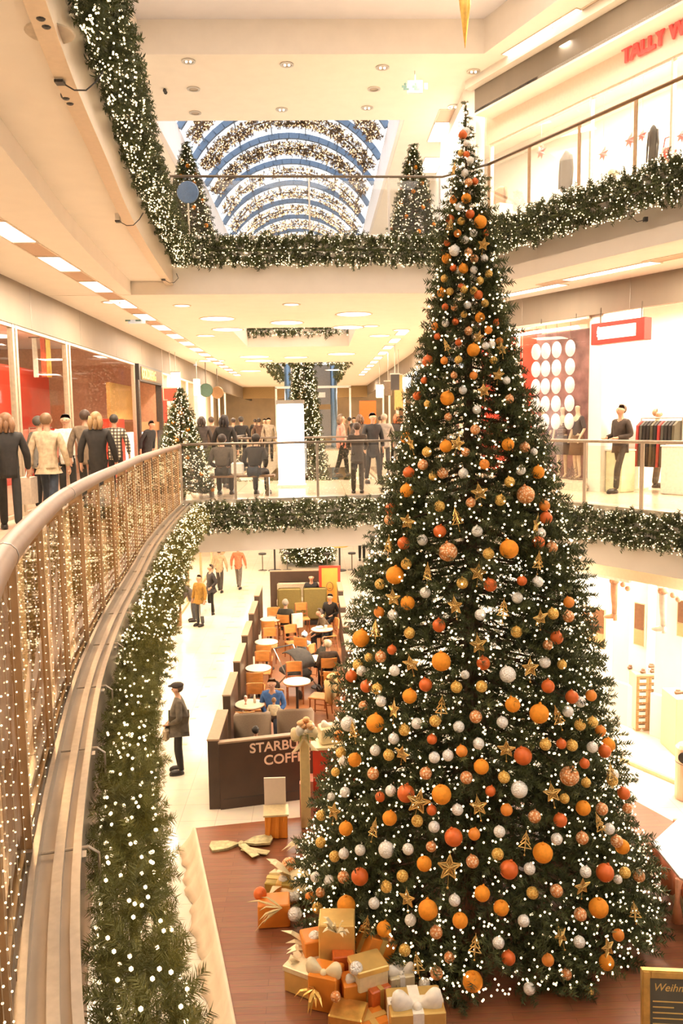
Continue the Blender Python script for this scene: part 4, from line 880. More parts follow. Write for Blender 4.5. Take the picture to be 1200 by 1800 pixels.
for i, (px, py, k) in enumerate(((331,107,1),(504,113,1),(672,118,1),(832,125,1),(340,156,0),(657,156,0),(343,198,0),(495,192,1),(645,189,1),(797,187,1))):
    p = spot(px, py, 14.3); t = thing('downlight', '%s %s recessed spot of the top ceiling, row by row from the curved garland' % (NTH(i+1), 'twin-lamp' if k else 'flat'), 'ceiling light', (p.x,p.y,14.3), 0, 'recessed spots of the top ceiling')
    MB().strip([(math.cos(a)*.13, math.sin(a)*.13) for a in np.linspace(0,2*PI,21)], [(-.025,-.02),(.02,-.02),(.02,0),(-.025,0)], closed=True).build('rim', STEEL, t)
    MB().lathe([(.12,-.008),(.12,-.002)], n=20).build('reflector', mat('reflector', (.45,.36,.26), .3, .6), t)
    if k:
        for s in (-1,1): MB().ball((s*.045,0,-.015), .03, 8, 6).build('lamp', LITSOFT, t)
p = spot(88, 57, 9.3); tag(MB().lathe([(.16,-.01),(.17,-.002)], n=24).build('ceiling_speaker', mat('speaker_mesh', (.55,.47,.37), .6)), 'round flush speaker in the curved ceiling strip near the viewer', 'speaker').location = p
for i, (px, py) in enumerate(((290,157),(76,18),(119,160))):
    z = 14.3 if i == 0 else 9.3; p = spot(px, py, z)
    b = MB(); b.ball((0,.05,-.05), .045, 8, 6); b.ball((0,-.06,-.05), .045, 8, 6); b.bx(-.015,.015,-.06,.06,-.04,0)
    tag(b.build('sprinkler', BLACK), ['small black twin fitting on the top ceiling beside the curved garland','small twin fitting above the flush round speaker','small twin fitting below the first camera of the curved ceiling'][i], 'ceiling fitting').location = p
def camera_box(px, py, z, label, cab):
    p = spot(px, py, z); t = thing('security_camera', label, 'camera', tuple(p)); MB().bx(-.03,.03,-.035,.035,-.085,0).build('housing', WHITEMAT, t); MB().bx(-.033,.033,-.038,.038,-.105,-.085).build('lens_cover', BLACK, t)
    MB().tube([(.03,.03,-.10),(.10,.03,-.14),(.18,.06,-.13),(.25,.12,-.04),(cab*.7,.16,.05)], .006, 6).build('cable', BLACK, t)
camera_box(104, 122, 9.3, 'white security camera with looped black cable under the curved ceiling near the viewer', .42)
camera_box(207, 376, 9.3, 'small security camera with cable farther along the curved ceiling', .42)
camera_box(287, 483, 9.3, 'small camera with cable at the corner where curved and straight ceilings meet', .3)
p = spot(1134, 386, 9.42); t = thing('security_camera', 'small camera with looped cable under the garland at the top right gallery', 'camera', tuple(p)); MB().bx(-.028,.028,-.028,.028,-.03,.035).build('housing', BLACK, t); MB().tube([(0,0,.0),(-.12,0,-.03),(-.22,.05,.08),(-.22,.1,.30)], .006, 6).build('cable', BLACK, t)
# green escape signs
def exit_sign(px, py, y, label, w=.34, rz=0):
    p = spot_y(px, py, y); t = thing('escape_sign', label, 'sign', tuple(p), rz); MB().bx(-w,w,-.04,.04,-.13,.13).build('case', mat('lit_sign', (.34,.33,.31), .5, emit=(1,.97,.90), es=.3), t)
    b = MB(); gr = mat('sign_green', (.16,.30,.28), .5)
    for x in (-.22,.02): b.bx(x-.04,x+.03,-.045,-.04,-.08,.02); b.ball((x,-.043,.05), .03, 8, 6, 1, 1, .1); b.bx(x-.08,x-.04,-.045,-.04,-.03,.02); b.bx(x+.03,x+.08,-.045,-.04,-.08,-.04)
    b.bx(.20,.28,-.045,-.04,-.07,.07); b.build('pictogram', gr, t); MB().tube([(0,0,.13),(0,0,.42)], .012, 6).build('rod', STEEL, t)
exit_sign(729, 153, 19.2, 'lit white escape sign with running figures hanging from the top ceiling', .17)
exit_sign(240, 559, 20.0, 'lit white escape sign with running figures in the left gallery, nearest one', .2)
exit_sign(335, 637, 35, 'lit white escape sign far down the left gallery ceiling', .25)
# gold cone hanging over the hall
p = spot_y(817, 85, 14.5); t = thing('hanging_cone', 'long gold cone hanging point down from the raised ceiling', 'decoration', tuple(p))
MB().lathe([(.004,0),(.10,.75),(.20,1.5),(.235,1.72),(.20,1.80),(.02,1.85)], n=28).build('cone', M_GOLD, t, smooth=True); MB().tube([(0,0,1.84),(0,0,15.0-p.z)], .008, 6).build('cord', CLEARWIRE, t)
# white advertising light column
t = thing('light_column', 'tall glowing white advertising column standing on the bridge', 'light column', (-.61,19.7,5.05))
MB().rbox((0,0,1.02), (.62,.36,1.9), .03).build('lit_panel', mat('lit_white', (1,1,.98), .4, emit=(1,.97,.9), es=3.5), t)
MB().bx(-.33,.33,-.2,.2,1.97,2.06).build('top_cap', STEEL, t); MB().bx(-.34,.34,-.21,.21,0,.07).build('base', WHITEMAT, t)
# bench on the bridge
t = thing('bench', 'dark slatted bench along the bridge railing under the two seated people', 'bench', (-1.66,17.62,5.05))
b = MB()
for i in range(4): b.bx(-.75,.75,-.19+i*.1,-.11+i*.1,.40,.44)
b.build('seat', mat('bench_wood', (.22,.12,.06), .5, var=.2), t)
for x in (-.6,.6): MB().bx(x-.03,x+.03,-.18,.18,0,.40).build('leg', DARKSTEEL, t)
# rear: lift tower, poster, frame
t = thing('lift_tower', 'grey glass lift tower with blue steel columns behind the tall rear fir', 'lift', (.3,49,0))
for x in (-1.95,.75): MB().tube([(x,0,0),(x,0,11)], .2, 14).build('column', mat('blue_grey_steel', (.16,.24,.33), .35, .5), t, smooth=True)
for z0, z1, nm in ((7.6,9.9,'upper_panel'),(5.6,7.3,'lower_panel'),(0,5.2,'shaft')): MB().bx(-.95,.55,-.1,.1,z0,z1).build(nm, mat('grey_panel', (.22,.22,.22), .4, .2), t)
MB().bx(-.2,.25,-.115,-.1,8.0,8.3).build('emblem', WHITEMAT, t)
t = thing('poster_light_box', 'glowing orange poster box at the far end of the right shops', 'poster', (2.6,42,5.05)); MB().bx(-.42,.42,-.05,.05,1.25,2.55).build('poster', mat('lit_orange', (.50,.09,.01), .5, emit=(1,.18,.01), es=.25), t); MB().lathe([(.24,-.06),(.2,-.05)], (0,0,0), 16).xf(Matrix.Translation((0,-.0,1.75)) @ Matrix.Rotation(PI/2,4,'X')).build('emblem', LITSOFT, t); MB().bx(-.45,.45,-.06,.06,0,1.25).build('stand', DARKSTEEL, t)
t = thing('portal_arch', 'thin white portal frame behind the light column', 'frame', (-.2,44,5.05))
b = MB()
for x in (-1.9,2.0): b.bx(x-.05,x+.05,-.05,.05,0,3.35)
b.bx(-1.95,2.05,-.05,.05,3.3,3.42); b.build('bars', WHITEMAT, t)
struct('trim_15', MB().bx(-5.06,3.57,58,58.3,8.25,9.05), mat('olive_beam', (.28,.19,.08), .5))
for i, (x, y) in enumerate(((.9,24),(-1.9,23.2))):
    t = thing('planter', ['round planter with pale flowers behind the rear barrier','low planter with green leaves beside the bridge bench'][i], 'plant', (2.75 if i == 0 else -3.0,y+.3,5.05))
    MB().lathe([(.22,0),(.30,.5),(.27,.5),(.26,.42)], n=18).build('pot', WHITEMAT, t, smooth=True)
    P_ = np.array(t.location)+np.array([0,0,.6])+g.normal(size=(60,3))*np.array([.14,.14,.10]); V, F = sprigs(P_, g.normal(size=(60,3))+np.array([0,0,.8]), np.full(60,.22), TM_LOW, g); raw('leaves', V, F, FIR, t)
    if i == 0:
        b = MB()
        for q in range(22): v = g.normal(size=3)*np.array([.16,.16,.12])+np.array([0,0,.85]); b.ball(tuple(v), .06, 8, 6)
        b.build('flowers', mat('cream_petals', (.85,.78,.6), .7), t, smooth=True)

# ------------------------------------------------------------- left red shop front
def window(nm, pts, z0, z1, mull, fm=STEEL, gm=GLASSS, w=.05):
    t = thing(nm, None, None, (pts[0][0],pts[0][1],z0)); t['kind'] = 'structure'
    P = np.array(pts, float); s = np.r_[0, np.cumsum(np.hypot(*np.diff(P, axis=0).T))]; a = math.atan2(P[-1][1]-P[0][1], P[-1][0]-P[0][0])
    b = MB()
    for u in mull: b.box((np.interp(u,s,P[:,0]), np.interp(u,s,P[:,1]), (z0+z1)/2), (w,.09,z1-z0), rz=a)
    c = P.mean(0); b.box((c[0],c[1],z0+.03), (s[-1],.08,.06), rz=a); b.box((c[0],c[1],z1-.03), (s[-1],.08,.06), rz=a); b.build('frame', fm, t, world=True)
    b = MB(); b.strip(pts, [(-.005,z0+.05),(-.005,z1-.05),(.005,z1-.05),(.005,z0+.05)], closed=True); b.build('pane', gm, t, world=True); return t
window('window_1', [(XL-.06,8),(XL-.06,23.7)], 5.05, 8.31, [0,3.2,6.3,6.45,9.3,9.5,15.6], mat('shop_mullion', (.60,.50,.38), .35, .6), w=.09)
struct('wall_red', MB().bx(-8.3,-8.1,20.0,25.6,5.05,8.2), RED)
struct('wall_partition', MB().bx(-10.2,-5.2,27.2,27.4,5.05,9.05), mat('shop_terracotta', (.60,.33,.20), .6))
tag(MB().bx(-5.9,-5.35,21.6,23.3,5.05,6.75).build('display_cabinet', RED), 'tall red lacquer cabinet inside the first left shop window', 'cabinet')
t = thing('clothes_rail', 'red garments hanging on a rail before the red wall of the left shop', 'clothes rail', (-7.4,22.5,5.05))
for s in (-1,1): MB().tube([(0,s*.9,0),(0,s*.9,1.5)], .02, 6).build('leg', STEEL, t)
MB().tube([(0,-.9,1.5),(0,.9,1.5)], .02, 6).build('bar', STEEL, t)
for i in range(10): MB().rbox((0,-.8+i*.17,1.05), (.42,.10,.85), .04).build('garment', RED if i % 3 else mat('pink_cloth', (.75,.35,.28), .8), t)
p = spot_y(92, 592, 16.9); t = thing('hanging_banner', 'pair of red and gold ribbons hanging in the left shop window', 'banner', (-5.45,16.9,8.35))
for i, (m, dx) in enumerate(((WHITEMAT,-.14),(mat('red_ribbon', (.75,.12,.05), .5),.02),(M_GOLD,.12))): MB().rbox((dx,0,-.40), (.10,.03,.78), .012).build('ribbon', m, t)
MB().tube([(-.25,0,0),(.25,0,0)], .012, 6).build('rod', DARKSTEEL, t)
for i, (x, y, w) in enumerate(((-6.8,13,.5),(-6.6,16,.5),(-6.4,19.5,.35),(-6.9,22,.45),(-6.2,24,.3),(-7.6,18.5,.35),(-8.6,23,.3),(-7.3,25.5,.3))):
    t = thing('shop_downlight', '%s glowing ceiling lamp inside the left red shop, counted from the viewer' % NTH(i+1), 'ceiling light', (x,y,9.05), 0, 'ceiling lamps of the left red shop'); MB().lathe([(w,-.05),(w,-.01)], n=20).build('diffuser', LITSOFT, t)
# gold sign and jewellery front
t = thing('shop_sign', 'black fascia sign with lit gold letters over the jewellery front', 'sign', (XL,25.6,8.05))
MB().bx(-.10,.06,-1.75,1.75,-.22,.26).build('board', BLACK, t); MB().bx(.06,.075,-1.5,1.65,-.17,.20).build('lit_face', mat('lit_gold', (.14,.085,.018), .5), t)
words('lettering', 'GOLDBERG', .40, mat('cream_letters', (.80,.60,.22), .5, emit=(1,.74,.30), es=.10), t, facing((XL+.078,24.15,7.93),(0,1,0)), .008, bold=.006)
t = thing('jewellery_front', 'black framed shop front with gold shelf and lit white case', 'shop front', (XL,25.6,5.05))
for y in (-1.8,1.7): MB().bx(-.12,.06,y-.10,y+.10,0,2.8).build('pillar', mat('black_marble', (.07,.055,.045), .25), t)
MB().bx(-.9,-.8,-1.7,1.6,1.7,2.75).build('upper_panel', mat('ochre_panel', (.62,.40,.13), .5), t); MB().bx(-.85,-.05,-1.7,1.6,1.35,1.62).build('shelf', mat('brown_shelf', (.36,.18,.07), .5), t)
MB().bx(-.9,-.5,-1.5,1.3,.2,1.3).build('lit_case', mat('lit_case', (1,.96,.9), .4, emit=(1,.95,.86), es=1.4), t); MB().bx(-.9,-.05,-1.7,1.6,0,.2).build('plinth', BLACK, t)
# farther left shops
for i, (y0, y1) in enumerate(((27.5,31),(31.2,35.5),(35.8,41),(41.2,47))): window('window_%d' % (i+2), [(XL-.06,y0),(XL-.06,y1)], 5.05, 8.31, [0,(y1-y0)*.5,y1-y0], mat('white_mullion', (.8,.74,.66), .4), w=.10)
struct('wall_shops_left', MB().bx(-7.6,-7.4,27.4,62,5.05,9.05), mat('lit_shop_wall', (.88,.78,.62), .6))
def blade(name, label, px, py, y, w, h, m, x=None):
    p = spot_y(px, py, y); t = thing(name, label, 'sign', tuple(p)); MB().bx(-w/2,w/2,-.04,.04,-h/2,h/2).build('panel', m, t); MB().bx(-w/2-.02,w/2+.02,-.03,.03,h/2,h/2+.04).tube([(0,0,h/2+.03),(0,0,9.05-p.z)], .012, 6).build('bracket', STEEL, t); return t
REDLIT = mat('lit_red', (.75,.05,.03), .5, emit=(1,.06,.03), es=.35)
blade('shop_sign', 'square red sign beyond the gold lettered front', 300, 694, 28.5, .45, .42, REDLIT); blade('shop_sign', 'narrow upright red sign beside the lit fir at the bend', 288, 724, 27.8, .22, .75, REDLIT)
blade('shop_sign', 'upright white light sign under the left bulkhead, nearer one', 309, 671, 29, .30, .62, LIT); blade('shop_sign', 'upright white light sign under the left bulkhead, farther one', 346, 681, 32.5, .24, .60, LIT)
for i, (px, py, y) in enumerate(((362,686,34),(382,690,38))):
    p = spot_y(px, py, y); t = thing('shop_sign', ['round dark green blade sign on the left corridor shops','round brown blade sign just past the green one'][i], 'sign', tuple(p)); MB().lathe([(.26,-.04),(.28,0),(.26,.04)], n=20).xf(Matrix.Rotation(PI/2,4,'X')).build('disc', mat('green_sign' if i == 0 else 'brown_sign', (.03,.08,.05) if i == 0 else (.25,.14,.06), .4), t); MB().tube([(0,0,.27),(0,0,9.05-p.z)], .02, 6).build('arm', DARKSTEEL, t)
for i, y in enumerate((28.6,30.4,32.2,34.0,36.6,39.2,42.5)):
    t = thing('display_shelf', '%s stocked wall shelf behind the far left shop windows, from the jewellery front on' % NTH(i+1), 'shelf', (-6.9,y,5.05), 0, 'stocked shelves of the far left shops')
    for x in (-.65,.65): MB().bx(-.2,.2,x-.03,x+.03,0,2.1).build('side', WHITEMAT, t)
    for k in range(4): MB().bx(-.2,.2,-.62,.62,.25+k*.55,.29+k*.55).build('board', WHITEMAT, t)
    for k in range(4):
        b = MB()
        for q in range(5): b.rbox((.05,-.5+q*.25,.29+k*.55+.13), (.2,.18,.22+.05*((q+k) % 3)), .02)
        b.build('goods', mat('goods_%d' % ((i+k) % 5), [(.5,.08,.05),(.55,.35,.1),(.12,.25,.12),(.65,.5,.35),(.2,.12,.08)][(i+k) % 5], .6), t)
# right corridor shops
for i, (y0, y1) in enumerate(((21.5,26),(26.2,31),(31.3,37),(37.3,45))): window('window_%d' % (i+6), [(XR+.06,y0),(XR+.06,y1)], 5.05, 8.45, [0,(y1-y0)*.5,y1-y0], mat('white_mullion', (.8,.74,.66)), w=.12)
struct('wall_shops_right', MB().bx(7.0,7.2,22,62,5.05,9.05), mat('lit_shop_wall', (.88,.78,.62)))
for i, (px, py, y, m) in enumerate(((694,672,27,BLACK),(682,683,30,DARKSTEEL),(667,688,34,LIT),(700,690,29,mat('ochre_panel',(.62,.40,.13))))): blade('shop_sign', ['small black blade sign on the right corridor shops, nearest one','dark blade sign second along the right corridor shops','white lit blade sign farthest along the right corridor shops','ochre upright sign below the black one on the right shops'][i], px, py, y, .28, .5 if i < 3 else 1.2, m)
# ------------------------------------------------------------- clothes shop on the right
def q1m(d, s, z): p = q1(d, s, z); return Matrix.Translation(p) @ Matrix.Rotation(aR1+PI/2,4,'Z')   # local x runs along the front towards the viewer, local y into the shop... 
window('window_11', [tuple(q1(13.46,-16.6)[:2]), tuple(q1(13.46,-12.25)[:2])], 5.10, 8.70, [0,2.2], mat('steel_mullion', (.6,.53,.44), .35, .7), w=.06)
struct('wall_red_right', qbox(MB(), q1, 14.6, 14.7, -17, -14.9, 5.05, 8.75), RED)
struct('wall_purple', qbox(MB(), q1, 14.55, 14.7, -14.9, -12.45, 5.05, 8.60), mat('purple_print', (.28,.16,.16), .6, var=.5, scale=3))
struct('wall_pillar', qbox(MB(), q1, 13.5, 14.7, -12.3, -11.95, 5.05, 9.3), SHOPWHITE)
struct('trim_16', qbox(MB(), q1, 13.35, 14.5, -17, -12.3, 5.05, 5.22), mat('plinth_white', (.85,.75,.62), .4))
PAPER = mat('lit_paper', (.95,.92,.88), .7, emit=(1,.95,.88), es=.2)
for i, (px, x0) in enumerate(((942,0),(959,0),(978,0),(1002,0))):
    p = spot_n(px, 606, q1(13.85,0), (N1[0],N1[1],0)); t = thing('lantern_string', 'string of white paper lanterns in the clothes shop window, %s from the red wall' % ['first','second','third','fourth'][i], 'lanterns', (p.x,p.y,8.3), aR1, 'paper lantern strings in the shop window')
    n = 5
    for k in range(n): MB().ball((0,0,-.18-k*.40), .16, 14, 8, 1.16, .62, .72).build('lantern', PAPER, t, smooth=True)
    MB().tube([(0,0,.4),(0,0,-2.1)], .006, 4).build('cord', DARKSTEEL, t)
MAN = mat('mannequin_cream', (.80,.68,.52), .5)
def mannequin(label, loc, rz, dress, skirt, h=1.72, head=True):
    t = thing('mannequin', label, 'mannequin', loc, rz); k = h/1.74; b = Sk()
    pv = b.add((0,0,.94*k), .115*k); sp = b.add((0,0,1.12*k), .088*k, pv); ch = b.add((0,0,1.32*k), .112*k, sp); nk = b.add((0,0,1.50*k), .042*k, ch)
    h1 = b.add((0,-.02,1.58*k), .06*k, nk); b.add((0,-.005,1.67*k), .078*k, h1)
    for s in (-1,1):
        i = b.add((s*.16*k,0,1.40*k), .045*k, ch); j = b.add((s*.22*k,.04,1.14*k), .033*k, i); w = b.add((s*.20*k,-.08,.93*k), .024*k, j)
        for q in (-.02,0,.02): b.add((s*.20*k+q,-.11,.83*k), .008*k, w)
        i = b.add((s*.08*k,0,.88*k), .075*k, pv); j = b.add((s*.085*k,-.02,.5*k), .05*k, i); a = b.add((s*.085*k,.02,.09*k), .034*k, j); b.add((s*.09*k,-.12,.035*k), .03*k, a)
    skin_obj('body', b.p, b.e, b.r, MAN, t); b = Sk(); c = b.add((0,0,1.36*k), .135*k); d = b.add((0,0,1.12*k), .11*k, c); b.add((0,0,.95*k), .145*k, d)
    for s in (-1,1): i = b.add((s*.165*k,0,1.40*k), .06*k, c); b.add((s*.225*k,.04,1.14*k), .048*k, i)
    skin_obj('top', b.p, b.e, b.r, dress, t); MB().lathe([(.125*k,1.0*k),(.155*k,.9*k),(.20*k,.56*k),(.19*k,.56*k)], n=18).build('skirt', skirt, t, smooth=True)
    MB().lathe([(.2,0),(.2,.012)], n=20).build('base', STEEL, t); return t
mannequin('mannequin in dark dress with blue-grey sash in the clothes shop window', tuple(q1(14.0,-13.05,5.22)), aR1-PI/2+PI*.9, mat('dress_blue', (.09,.09,.10), .8), mat('dress_brown', (.15,.10,.06), .8))
mannequin('mannequin in striped grey top nearer the red wall of the clothes shop', tuple(q1(14.1,-13.6,5.22)), aR1-PI/2+PI*1.1, mat('stripe_top', (.22,.17,.15), .8, var=.8, scale=9, stretch=(.3,.3,6)), mat('dress_grey', (.13,.11,.10), .8), 1.70)
mannequin('mannequin in mauve top half behind the big tree', tuple(q1(14.2,-14.3,5.22)), aR1-PI/2+PI, mat('mauve_top', (.30,.17,.19), .8), mat('dress_grey', (.13,.11,.10)), 1.66)
def rack(label, d, s0, s1, cols, z=1.5, ln=.85):
    c = q1(d, (s0+s1)/2, 5.05); t = thing('clothes_rack', label, 'clothes rack', tuple(c), aR1+PI/2); L = abs(s1-s0)/2
    MB().tube([(-L,0,z),(L,0,z)], .018, 6).build('bar', STEEL, t)
    for s in (-1,1): MB().tube([(s*L,0,0),(s*L,0,z)], .016, 6).build('leg', STEEL, t); MB().bx(s*L-.02,s*L+.02,-.25,.25,0,.03).build('foot', STEEL, t)
    n = max(3, int(2*L/.085))
    for i in range(n):
        x = -L+.06+i*(2*L-.12)/(n-1); b = MB(); b.prism([(-.24,0),(.24,0),(.20,ln*.9),(.07,ln),(-.07,ln),(-.20,ln*.9)], -.03, .03)
        b.xf(Matrix.Translation((x,0,z-.06-ln)) @ Matrix.Rotation(PI/2,4,'Z') @ Matrix.Rotation(PI/2,4,'X')).build('garment', cols[i % len(cols)], t)
    return t
CR = mat('coat_red', (.32,.03,.025), .8); CB = mat('coat_black', (.018,.014,.012), .85); CG = mat('coat_grey', (.06,.055,.045), .85); CO = mat('coat_olive', (.07,.06,.035), .85); CP = mat('coat_pink', (.65,.25,.22), .8)
rack('rack of red and dark coats beside the white pillar of the clothes shop', 14.5, -11.75, -10.75, [CR,CG,CB,CB,CO,CB], 1.52, .95)
rack('rack of red, pink and black clothes at the frame edge of the clothes shop', 14.5, -10.2, -8.9, [CB,CP,CR,CP,CB,CB], 1.42, .95)
t = thing('dress_form', 'checked dress on a form hanging high behind the coat rack', 'garment', tuple(spot_n(1076,742,q1(15.6,0),(N1[0],N1[1],0))), aR1); MB().lathe([(.08,0),(.20,.02),(.18,.4),(.10,.72),(.04,.80)], n=16).build('dress', glitter('dot_cloth', (.85,.75,.65), (.22,.14,.10), .8, 0, 9), t, smooth=True); MB().tube([(0,0,.78),(0,0,2.75)], .006, 4).build('cord', DARKSTEEL, t)
for i, (s, w, h) in enumerate(((-10.6,.55,.95),(-12.15,.42,.85))):
    c = q1(14.3 if i == 0 else 13.85, s-(0 if i == 0 else -.42), 5.05); t = thing('display_plinth', ['pale square plinth between the clothes racks','pale green plinth with round pattern before the white pillar'][i], 'plinth', tuple(c), aR1); MB().rbox((0,0,h/2), (w,w,h), .015).build('block', WHITEMAT if i == 0 else mat('mint_panel', (.72,.74,.50), .6, var=.15, scale=5), t); MB().bx(-w*.52,w*.52,-w*.52,w*.52,h,h+.03).build('top', WHITEMAT, t)
t = thing('hanging_sign', 'red box sign with glowing white script hanging before the clothes shop', 'sign', tuple(q1(13.2,-11.25,8.26)), aR1+PI/2)
MB().rbox((0,.0,0), (1.30,.22,.42), .01).build('box', mat('sign_red', (.42,.03,.02), .5, emit=(1,.08,.04), es=.05), t)
b = MB()
for i in range(7):
    x = -.40+i*.125; b.tube([(x-.05,-.12,-.06),(x,-.12,.07),(x+.05,-.12,-.02),(x+.09,-.12,-.07)], .028, 6)
b.tube([(-.45,-.12,0),(-.44,-.12,.11),(-.38,-.12,.02)], .03, 6); b.build('lettering', LIT, t)
MB().bx(-.46,.46,-.117,-.11,-.12,.12).build('glow_panel', mat('lit_rose', (1,.8,.7), .5, emit=(1,.78,.66), es=1.0), t)
for x in (-.5,.5): MB().tube([(x,0,.2),(x,0,.52)], .014, 6).build('rod', DARKSTEEL, t)
t = thing('ceiling_track', 'steel display track with white tube hanging over the clothes shop window', 'track', tuple(q1(13.2,-13.6,8.62)), aR1+PI/2)
MB().tube([(-1.9,0,0),(1.5,0,0)], .022, 8).build('rail', STEEL, t); MB().tube([(-1.9,.05,-.14),(1.2,.05,-.14)], .03, 8).build('tube', LIT, t)
for x in (-1.2,.2,1.2): MB().tube([(x,0,0),(x,0,.12)], .01, 6).build('hanger', DARKSTEEL, t)
p = spot_n(917, 704, q1(13.8,0), (N1[0],N1[1],0)); t = thing('globe_lamp', 'white globe lamp on a long cord in front of the red wall', 'lamp', tuple(p)); MB().ball((0,0,0), .12, 14, 10).build('globe', LITSOFT, t, smooth=True); MB().tube([(0,0,.1),(0,0,8.9-p.z)], .008, 5).build('cord', WHITEMAT, t)
p = spot_n(1004, 831, q1(13.40,0), (N1[0],N1[1],0)); b = MB()
for k in range(8):
    a = k*PI/4; d = Vector((math.cos(a),0,math.sin(a))); e = Vector((-math.sin(a),0,math.cos(a))); b.tube([d*.02, d*.15], .008, 5); b.tube([d*.10+e*.035, d*.07, d*.10-e*.035], .006, 5)
t = b.build('snowflake', mat('dark_decal', (.12,.09,.08), .5)); t.location = p; t.rotation_euler = (0,0,aR1+PI/2); tag(t, 'dark snowflake emblem hanging low in the clothes shop window', 'decoration')
# ------------------------------------------------------------- top shop on the right
aR2 = math.atan2(T2[1], T2[0])-PI/2
window('window_12', [tuple(q2(12.78,S2L-.1)[:2]), tuple(q2(12.78,-6)[:2])], 10.15, 13.04, [0,3.2,5.2,7.0], mat('pale_mullion', (.72,.66,.58), .35, .5), w=.05)
t = thing('shop_sign', 'big red letters on the pale fascia of the top right shop', 'sign', tuple(q2(12.68,-11.9,13.33)))
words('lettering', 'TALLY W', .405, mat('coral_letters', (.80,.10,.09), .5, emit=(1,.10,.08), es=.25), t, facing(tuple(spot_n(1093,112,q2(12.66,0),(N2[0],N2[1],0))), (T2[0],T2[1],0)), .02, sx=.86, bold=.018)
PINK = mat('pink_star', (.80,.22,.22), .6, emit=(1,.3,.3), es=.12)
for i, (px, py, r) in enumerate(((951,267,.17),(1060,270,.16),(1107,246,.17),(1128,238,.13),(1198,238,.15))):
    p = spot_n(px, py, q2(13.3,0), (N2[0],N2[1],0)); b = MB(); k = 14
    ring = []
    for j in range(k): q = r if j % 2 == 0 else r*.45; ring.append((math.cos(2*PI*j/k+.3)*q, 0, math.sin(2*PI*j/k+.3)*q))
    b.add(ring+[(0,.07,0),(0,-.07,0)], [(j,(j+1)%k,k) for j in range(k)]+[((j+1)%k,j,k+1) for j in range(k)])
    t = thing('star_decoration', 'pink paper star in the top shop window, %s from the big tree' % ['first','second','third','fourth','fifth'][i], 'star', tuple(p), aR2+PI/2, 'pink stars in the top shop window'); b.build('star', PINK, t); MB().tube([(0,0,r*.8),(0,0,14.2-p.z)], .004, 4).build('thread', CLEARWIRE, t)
def bust(label, px, py, col, h, w, pl=0, plh=.9):
    p = spot_n(px, py, q2(13.4,0), (N2[0],N2[1],0)); t = thing('torso_form', label, 'mannequin', (p.x,p.y,10.1), aR2+PI/2); z = p.z-10.1
    MB().lathe([(w*.75,z),(w,z+.03),(w*.85,z+h*.45),(w*1.05,z+h*.8),(w*.6,z+h*.94),(w*.22,z+h)], n=16, sy=.65).build('garment', col, t, smooth=True)
    for s in (-1,1): MB().tube([(s*w*1.0,0,z+h*.86),(s*w*1.3,.0,z+h*.5),(s*w*1.25,-.02,z+h*.1)], [w*.24,w*.2,w*.16], 8).build('sleeve', col, t, smooth=True)
    if pl: MB().rbox((0,0,z/2), (.42,.42,z), .01).build('plinth', WHITEMAT, t)
    else: MB().tube([(0,0,0),(0,0,z+.05)], .02, 8).build('stand', STEEL, t)
    return t
bust('black long coat on a stand in the middle of the top shop window', 994, 336, CB, .85, .15); bust('brown top on a white plinth at the tree end of the top shop window', 880, 361, mat('brown_top', (.30,.18,.11), .8), .45, .17, 1); bust('dark boots-length trousers on a stand near the red handbag', 1146, 290, CB, .75, .10)
p = spot_n(1174, 270, q2(13.2,0), (N2[0],N2[1],0)); t = thing('handbag', 'red and white patterned handbag hanging in the top shop window', 'bag', tuple(p), aR2+PI/2); MB().ball((0,0,0), .19, 14, 10, .85, 1, .4).build('pouch', glitter('red_print', (.9,.8,.75), (.62,.06,.04), .5, 0, 8), t, smooth=True); MB().tube([(-.12,0,.12),(-.08,0,.30),(.08,0,.30),(.12,0,.12)], .014, 6).build('strap', CR, t)
p = spot_n(1078, 303, q2(13.3,0), (N2[0],N2[1],0)); t = thing('doll_display', 'small beige round-headed figure on a stand in the top shop window', 'figure', (p.x,p.y,10.1)); MB().ball((0,0,p.z-10.1), .12, 12, 8).build('head', MAN, t, smooth=True); MB().lathe([(.16,.0),(.10,p.z-10.22)], n=12).build('stand', WHITEMAT, t)
p = spot_y(330, 338, 16.75); t = thing('round_sign', 'blue round sign standing before the lit fir of the top gallery', 'sign', tuple(p)); MB().lathe([(.20,-.03),(.215,0),(.20,.03)], n=24).xf(Matrix.Rotation(PI/2,4,'X')).build('disc', mat('sign_blue', (.10,.22,.48), .4), t); MB().lathe([(.10,-.04),(.10,-.03)], n=20).xf(Matrix.Rotation(PI/2,4,'X')).build('emblem', mat('rose_emblem', (.8,.5,.5), .5), t); MB().tube([(0,0,-.2),(0,0,10.1-p.z)], .02, 6).build('pole', STEEL, t)

# ============================================================= GROUND FLOOR
DECKWOOD = tiles('deck_planks', (.30,.105,.045), (.36,.135,.06), (.20,.07,.03), 1.3, .11, .33, .003, wood=True)
b = MB(); b.prism([(-2.0,12.25),(-.62,12.47),(4.9,13.2),(6.2,10.2),(5.0,4.5),(-.2,4.5),(-.95,8.0)], .0, .36)
tag(b.build('wooden_deck', DECKWOOD, None), 'low reddish wooden deck under the big tree and the gifts', 'deck')
